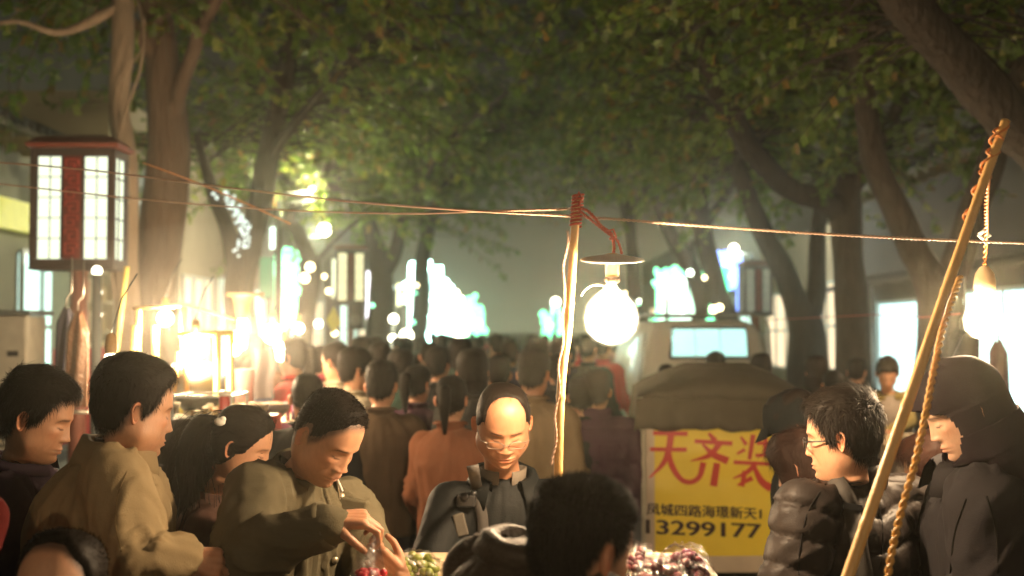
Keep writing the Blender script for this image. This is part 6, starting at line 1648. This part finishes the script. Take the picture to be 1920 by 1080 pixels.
# tall bucket, loudspeaker, flag, hanging coats, umbrella-like dark sheet
c = P(458, 745, 6.8); simple('paper_cup_stack', 'pinkish stack of cups standing under the tube bulb', 'cup stack', [('cups', MB().tube([c + Vector((0, 0, -.14)), c + Vector((0, 0, .17))], [.05, .06], 16), mat('pink_paper', (.45, .22, .20)))], c)
c = P(492, 700, 7.6); simple('hanging_apron', 'dark sheet hanging behind the merged bulbs', 'cloth', [('cloth', MB().sheet([[(c.x + x + .01 * math.sin(z * 20), c.y + .03 * math.sin(x * 40), c.z + z) for x in np.linspace(-.085, .085, 14)] for z in np.linspace(-.17, .17, 12)]), mat('dark_sheet', (.05, .04, .04)))], c)
c = P(669, 592, 20.2); sp = simple('loudspeaker', 'dark loudspeaker box fixed to the post under the small left lantern', 'loudspeaker', [('cabinet', MB().box(c, (.27, .3, .50)), mat('black_plastic', (.015, .015, .016))), ('speaker_grille', MB().lathe(c + Vector((0, -.155, -.08)), [(.001, .01), (.10, .008), (.11, 0)], 20, rot=Matrix.Rotation(R(90), 3, 'X')), mat('grey_plastic', (.12, .12, .12)))], c)
c = P(626, 600, 12.5); simple('paper_flag', 'lemon yellow diamond paper pennant over the shoppers at left', 'pennant', [('pennant', MB().add([tuple(P(626, 574, 12.5)), tuple(P(640, 606, 12.52)), tuple(P(624, 626, 12.5)), tuple(P(612, 600, 12.48)), tuple(P(626, 574, 12.53)), tuple(P(640, 606, 12.55)), tuple(P(624, 626, 12.53)), tuple(P(612, 600, 12.51))], [(0, 1, 2, 3), (7, 6, 5, 4), (0, 4, 5, 1), (1, 5, 6, 2), (2, 6, 7, 3), (3, 7, 4, 0)], False), mat('lemon_paper', (.55, .60, .10), rough=.7)),
    ('string', MB().tube([P(626, 574, 12.5), P(630, 540, 12.5)], .006, 5), mat('dark_sign_metal', (.05, .06, .06)))], c)
def coat(px_, py0, py1, d, w, m, label):
    top = P(px_, py0, d); bot = P(px_, py1, d); root = empty('hanging_coat', top, label, 'coat'); h = top.z - bot.z; mb = MB(); g = []
    for i in range(24):
        t = i / 23; ww = w * (.35 + .65 * min(1, t * 5)) * (1 + .15 * t); row = []
        for k in range(28):
            a = 2 * math.pi * k / 28; row.append((top.x + math.cos(a) * ww / 2, top.y + math.sin(a) * ww * .3 * (1 + .3 * math.sin(a * 5 + t * 3)), top.z - h * t + .01 * math.sin(a * 3)))
        g.append(row + [row[0]])
    mb.sheet(g); mb.build('coat_cloth', m, root)
    hk = MB(); hk.tube([top, top + Vector((0, 0, .06)), top + Vector((.03, 0, .09)), top + Vector((.03, 0, .3))], .005, 6); hk.build('hook', mat('dull_metal', (.3, .28, .25)), root)
coat(124, 578, 705, 6.6, .11, mat('navy_hung_cloth', (.03, .03, .05)), 'dark coat hanging left of the lantern post')
coat(146, 585, 760, 6.4, .12, mat('brown_shiny_cloth', (.16, .08, .04), rough=.3, bump=1, bscale=40), 'glossy brown garment hanging before the lantern post')
coat(1872, 640, 745, 6.5, .10, mat('maroon_hung_cloth', (.10, .03, .04)), 'maroon garment hanging right of the bare bulb')
coat(1800, 620, 700, 6.2, .12, mat('dark_hung_cloth', (.03, .028, .028)), 'dark garment hanging left of the bare bulb')
b = MB(); b.tube([P(120, 772, 5.2), P(165, 773, 5.2)], .010, 8); tag(b.build('steel_rail', mat('bright_wire', (.7, .65, .55), metal=.6)), 'short bright steel rail between the two heads at the left', 'rail')

# table of the stallholder at the right
x0, x1 = P(1590, 0, 8.4).x, P(1830, 0, 8.4).x
counter(x0, x1 + .6, 8.0, 8.8, P(0, 828, 8.2).z, 'long pale plank table in front of the stallholder in the grey vest', mat('pale_plank', (.50, .38, .24), rough=.6))
for i, (a, cl, lb) in enumerate(((1700, (.6, .5, .35), 'flat beige parcel on the plank table, left one'), (1735, (.45, .35, .25), 'brown parcel on the plank table, middle one'), (1765, (.65, .6, .5), 'pale parcel on the plank table, right one'))):
    c = P(a, 822, 8.15); c.z = P(0, 828, 8.2).z + .031; tag(MB().box(c, (.14, .10, .06)).build('parcel', mat('parcel_%d' % i, cl, bump=.8, bscale=30), bevel=.012), lb, 'parcel', 'parcels on the plank table')
# things hanging by the lit wall at the right
pl = empty('flood_lamp', P(1818, 650, 5.0), 'black tapering lamp shade seen edge on under the bare bulb at right', 'lamp shade')
m = MB(); m.lathe(P(1815, 655, 5.0), [(.015, .09), (.035, .06), (.055, -.04), (.065, -.09), (.060, -.09), (.03, .05)], 20, rot=Matrix.Rotation(R(14), 3, 'Y')); m.build('shade', mat('black_plastic', (.015, .015, .016)), pl)

# ------------------------------------------------------------------ the vendor's own table and goods
TZ = P(0, 1085, 2.95).z
counter(P(690, 0, 2.9).x, P(1340, 0, 2.9).x, 2.62, 3.3, TZ, 'vendor table under the middle bulb carrying grapes and sweets', mat('pale_plank', (.50, .38, .24)), mat('white_cloth', (.8, .78, .75)))
def clear_film():
    m = bpy.data.materials.new('clear_plastic_film'); m.use_nodes = True; nt = m.node_tree; nt.nodes.clear(); o = nt.nodes.new('ShaderNodeOutputMaterial'); t = nt.nodes.new('ShaderNodeBsdfTransparent'); t.inputs[0].default_value = (.97, .97, .96, 1)
    g = nt.nodes.new('ShaderNodeBsdfGlossy'); g.inputs[1].default_value = .13; n = nt.nodes.new('ShaderNodeTexNoise'); n.inputs['Scale'].default_value = 45; n.inputs['Detail'].default_value = 4
    bp = nt.nodes.new('ShaderNodeBump'); bp.inputs['Strength'].default_value = 1; bp.inputs['Distance'].default_value = .02; nt.links.new(n.outputs['Fac'], bp.inputs['Height']); nt.links.new(bp.outputs[0], g.inputs['Normal'])
    mx = nt.nodes.new('ShaderNodeMixShader'); mx.inputs[0].default_value = .22; nt.links.new(t.outputs[0], mx.inputs[1]); nt.links.new(g.outputs[0], mx.inputs[2]); nt.links.new(mx.outputs[0], o.inputs[0]); return m
FILM = clear_film()
def crumple(c, r, seed, h=1.0, n=40):
    mb = MB(); mb.ball((0, 0, 0), (1, 1, 1), n, n // 2); V = mb.v[0]
    d = 1 + .16 * (1 - np.abs(vnoise(V * 3.2 + seed)) * 2.4) + .07 * (1 - np.abs(vnoise(V * 7 + seed)) * 2.4)
    V = V * d[:, None] * np.array(r); V[:, 2] = np.maximum(V[:, 2], -r[2] * .6); mb.v[0] = V + np.array(c); mb.smooth = [False] * len(mb.f); return mb
def pile(name, label, cat, c, r, n, br, cols, seed, item):
    root = empty(name, (c.x, c.y, c.z - r[2] * .6), label, cat); rs = np.random.RandomState(seed); me = MB().ball((0, 0, 0), 1.0, 12, 8).mesh(item)
    ms = [mat(item + '_skin_%d' % i, q, rough=.22, noise_amt=.2, coat=.3) for i, q in enumerate(cols)]
    for i in range(n):
        v = rs.randn(3); v /= np.linalg.norm(v); v[2] = abs(v[2]) * (1 if i % 4 else -.4); v = v * (.55 + .37 * rs.rand()) * np.array(r)
        o = link_mesh(item, me, None, root); 
        if not me.materials: me.materials.append(ms[0])
        o.material_slots[0].link = 'OBJECT'; o.material_slots[0].material = ms[i % len(ms)]
        o.location = c + Vector(v); q = br * rs.uniform(.85, 1.15); o.scale = (q, q, q * rs.uniform(1, 1.25)); o.rotation_euler = tuple(rs.rand(3) * 3)
    f = crumple(c, [k * 1.08 for k in r], seed).build('plastic_wrap', FILM, root)
    return root
GR = [(.30, .36, .06), (.38, .42, .10), (.24, .30, .05)]; HW = [(.38, .02, .03), (.28, .015, .03), (.50, .05, .05)]; PU = [(.16, .03, .05), (.22, .05, .06), (.10, .02, .04)]
pile('grape_pile', 'heap of green grapes under clear plastic in front of the vendor', 'grapes', P(768, 1075, 2.92), (.085, .07, .050), 90, .0105, GR, 1, 'grape')
pile('sweet_bag', 'left bag of dark red sweets in shiny crumpled plastic', 'bag', P(1196, 1078, 2.75), (.060, .06, .065), 60, .012, PU, 2, 'sweet')
pile('sweet_bag', 'right bag of dark red sweets with a bright crumpled top', 'bag', P(1284, 1080, 2.75), (.060, .06, .068), 60, .012, PU, 3, 'sweet')
pile('sweet_bag', 'middle low bag of dark red sweets between the two taller ones', 'bag', P(1238, 1090, 2.68), (.050, .05, .055), 50, .012, PU, 4, 'sweet')
def held_bag():
    c = P(690, 1058, 2.74); root = empty('fruit_bag', c, 'clear plastic bag of red hawthorn fruit held open by the smoker', 'bag'); rs = np.random.RandomState(5); me = MB().ball((0, 0, 0), .0105, 12, 8).mesh('red_fruit')
    m = mat('red_fruit_skin', (.42, .02, .03), rough=.25, coat=.3)
    for i in range(34):
        o = link_mesh('red_fruit', me, m, root); v = rs.randn(3) * (.4, .4, .35); o.location = c + Vector((max(-.036, min(.036, v[0] * .045)), max(-.028, min(.028, v[1] * .045)), -.02 - abs(v[2]) * .08))
    b = MB(); g = []
    for i in range(22):
        t = i / 21; z = .072 - .19 * t; rr = float(np.interp(t, [0, .2, .5, .8, 1], [.022, .028, .040, .046, .018])); row = []
        for k in range(26):
            a = 2 * math.pi * k / 26; q = rr * (1 + .22 * float(vnoise(np.array((math.cos(a) * 2, math.sin(a) * 2, t * 4))))); row.append((c.x + math.cos(a) * q + .004 * (1 - t), c.y + math.sin(a) * q * .8, c.z + z))
        g.append(row + [row[0]])
    b.sheet(g); b.build('plastic_film', FILM, root)
held_bag()

# cooking steam drifting under the bulbs of the left stall
def steam(c, r, dens, label):
    m = bpy.data.materials.get('steam') or bpy.data.materials.new('steam'); m.use_nodes = True; nt = m.node_tree; nt.nodes.clear(); out = nt.nodes.new('ShaderNodeOutputMaterial'); v = nt.nodes.new('ShaderNodeVolumePrincipled')
    v.inputs['Color'].default_value = (.97, .95, .9, 1); v.inputs['Density'].default_value = dens; v.inputs['Anisotropy'].default_value = .6; nt.links.new(v.outputs[0], out.inputs['Volume'])
    tag(MB().ball(c, r, 28, 16).build('steam', m), label, 'steam', kind='stuff')
steam(P(395, 600, 7.2), (.95, 1.3, .62), .032, 'thin cooking steam glowing round the bulbs of the left stall')

# bulbs and small signs scattered down both sides of the far street
rs = random.Random(21); gm = [glow_mat('far_bulb_warm', (1, .85, .5), 7), glow_mat('far_bulb_white', (.85, 1, .85), 7), glow_mat('far_bulb_green', (.3, 1, .6), 4)]
for i in range(40):
    d = rs.uniform(14, 52); sd = -1 if i % 5 < 3 else 1; x = sd * rs.uniform(2.7, 3.6) + (.9 if sd > 0 else 0); z = rs.uniform(1.75, 2.9) + (d - 16) * .02; r = rs.uniform(.03, .065) * (.7 + d / 45)
    root = empty('hanging_bulb', (x, d, z), 'tiny far bulb, one of the many scattered over the stalls along both kerbs', 'lamp', 'far bulbs over the stalls')
    MB().ball((x, d, z), r, 12, 8).build('glass_bulb', gm[i % 3 if i % 3 else 0], root)
    MB().tube([(x, d, z + r), (x + .02, d, z + r + .5)], .006, 5).build('flex', mat('dark_sign_metal', (.05, .06, .06)), root)
sign(776, 492, 800, 512, 45.6, WHT, 9, 'crown panel on top of the tallest white sign tower')
sign(806, 520, 822, 560, 45.4, CYN, 9, 'cyan side panel hung before the tallest white sign tower')
sign(836, 548, 844, 560, 48, (1, .95, .8), 9, 'tiny warm white panel above the narrow cyan sign')
sign(1242, 520, 1262, 560, 29.6, (1, .75, .6), 3.5, 'pinkish panel at the left end of the wide white and green sign')
sign(1290, 530, 1312, 592, 29.2, (.6, 1, .75), 2.4, 'pale green panel at the right end of the wide white and green sign')
sign(1352, 500, 1366, 548, 24.5, (.1, 1, .45), 3, 'slanting green tube panel before the white sign with a blue rim')

stall_bulb(1763, 588, 8.4, 70, .032, 'added small bulb over the plank table, mostly hidden by the leaning bamboo pole')  # extra bulb put in to brighten the stallholder
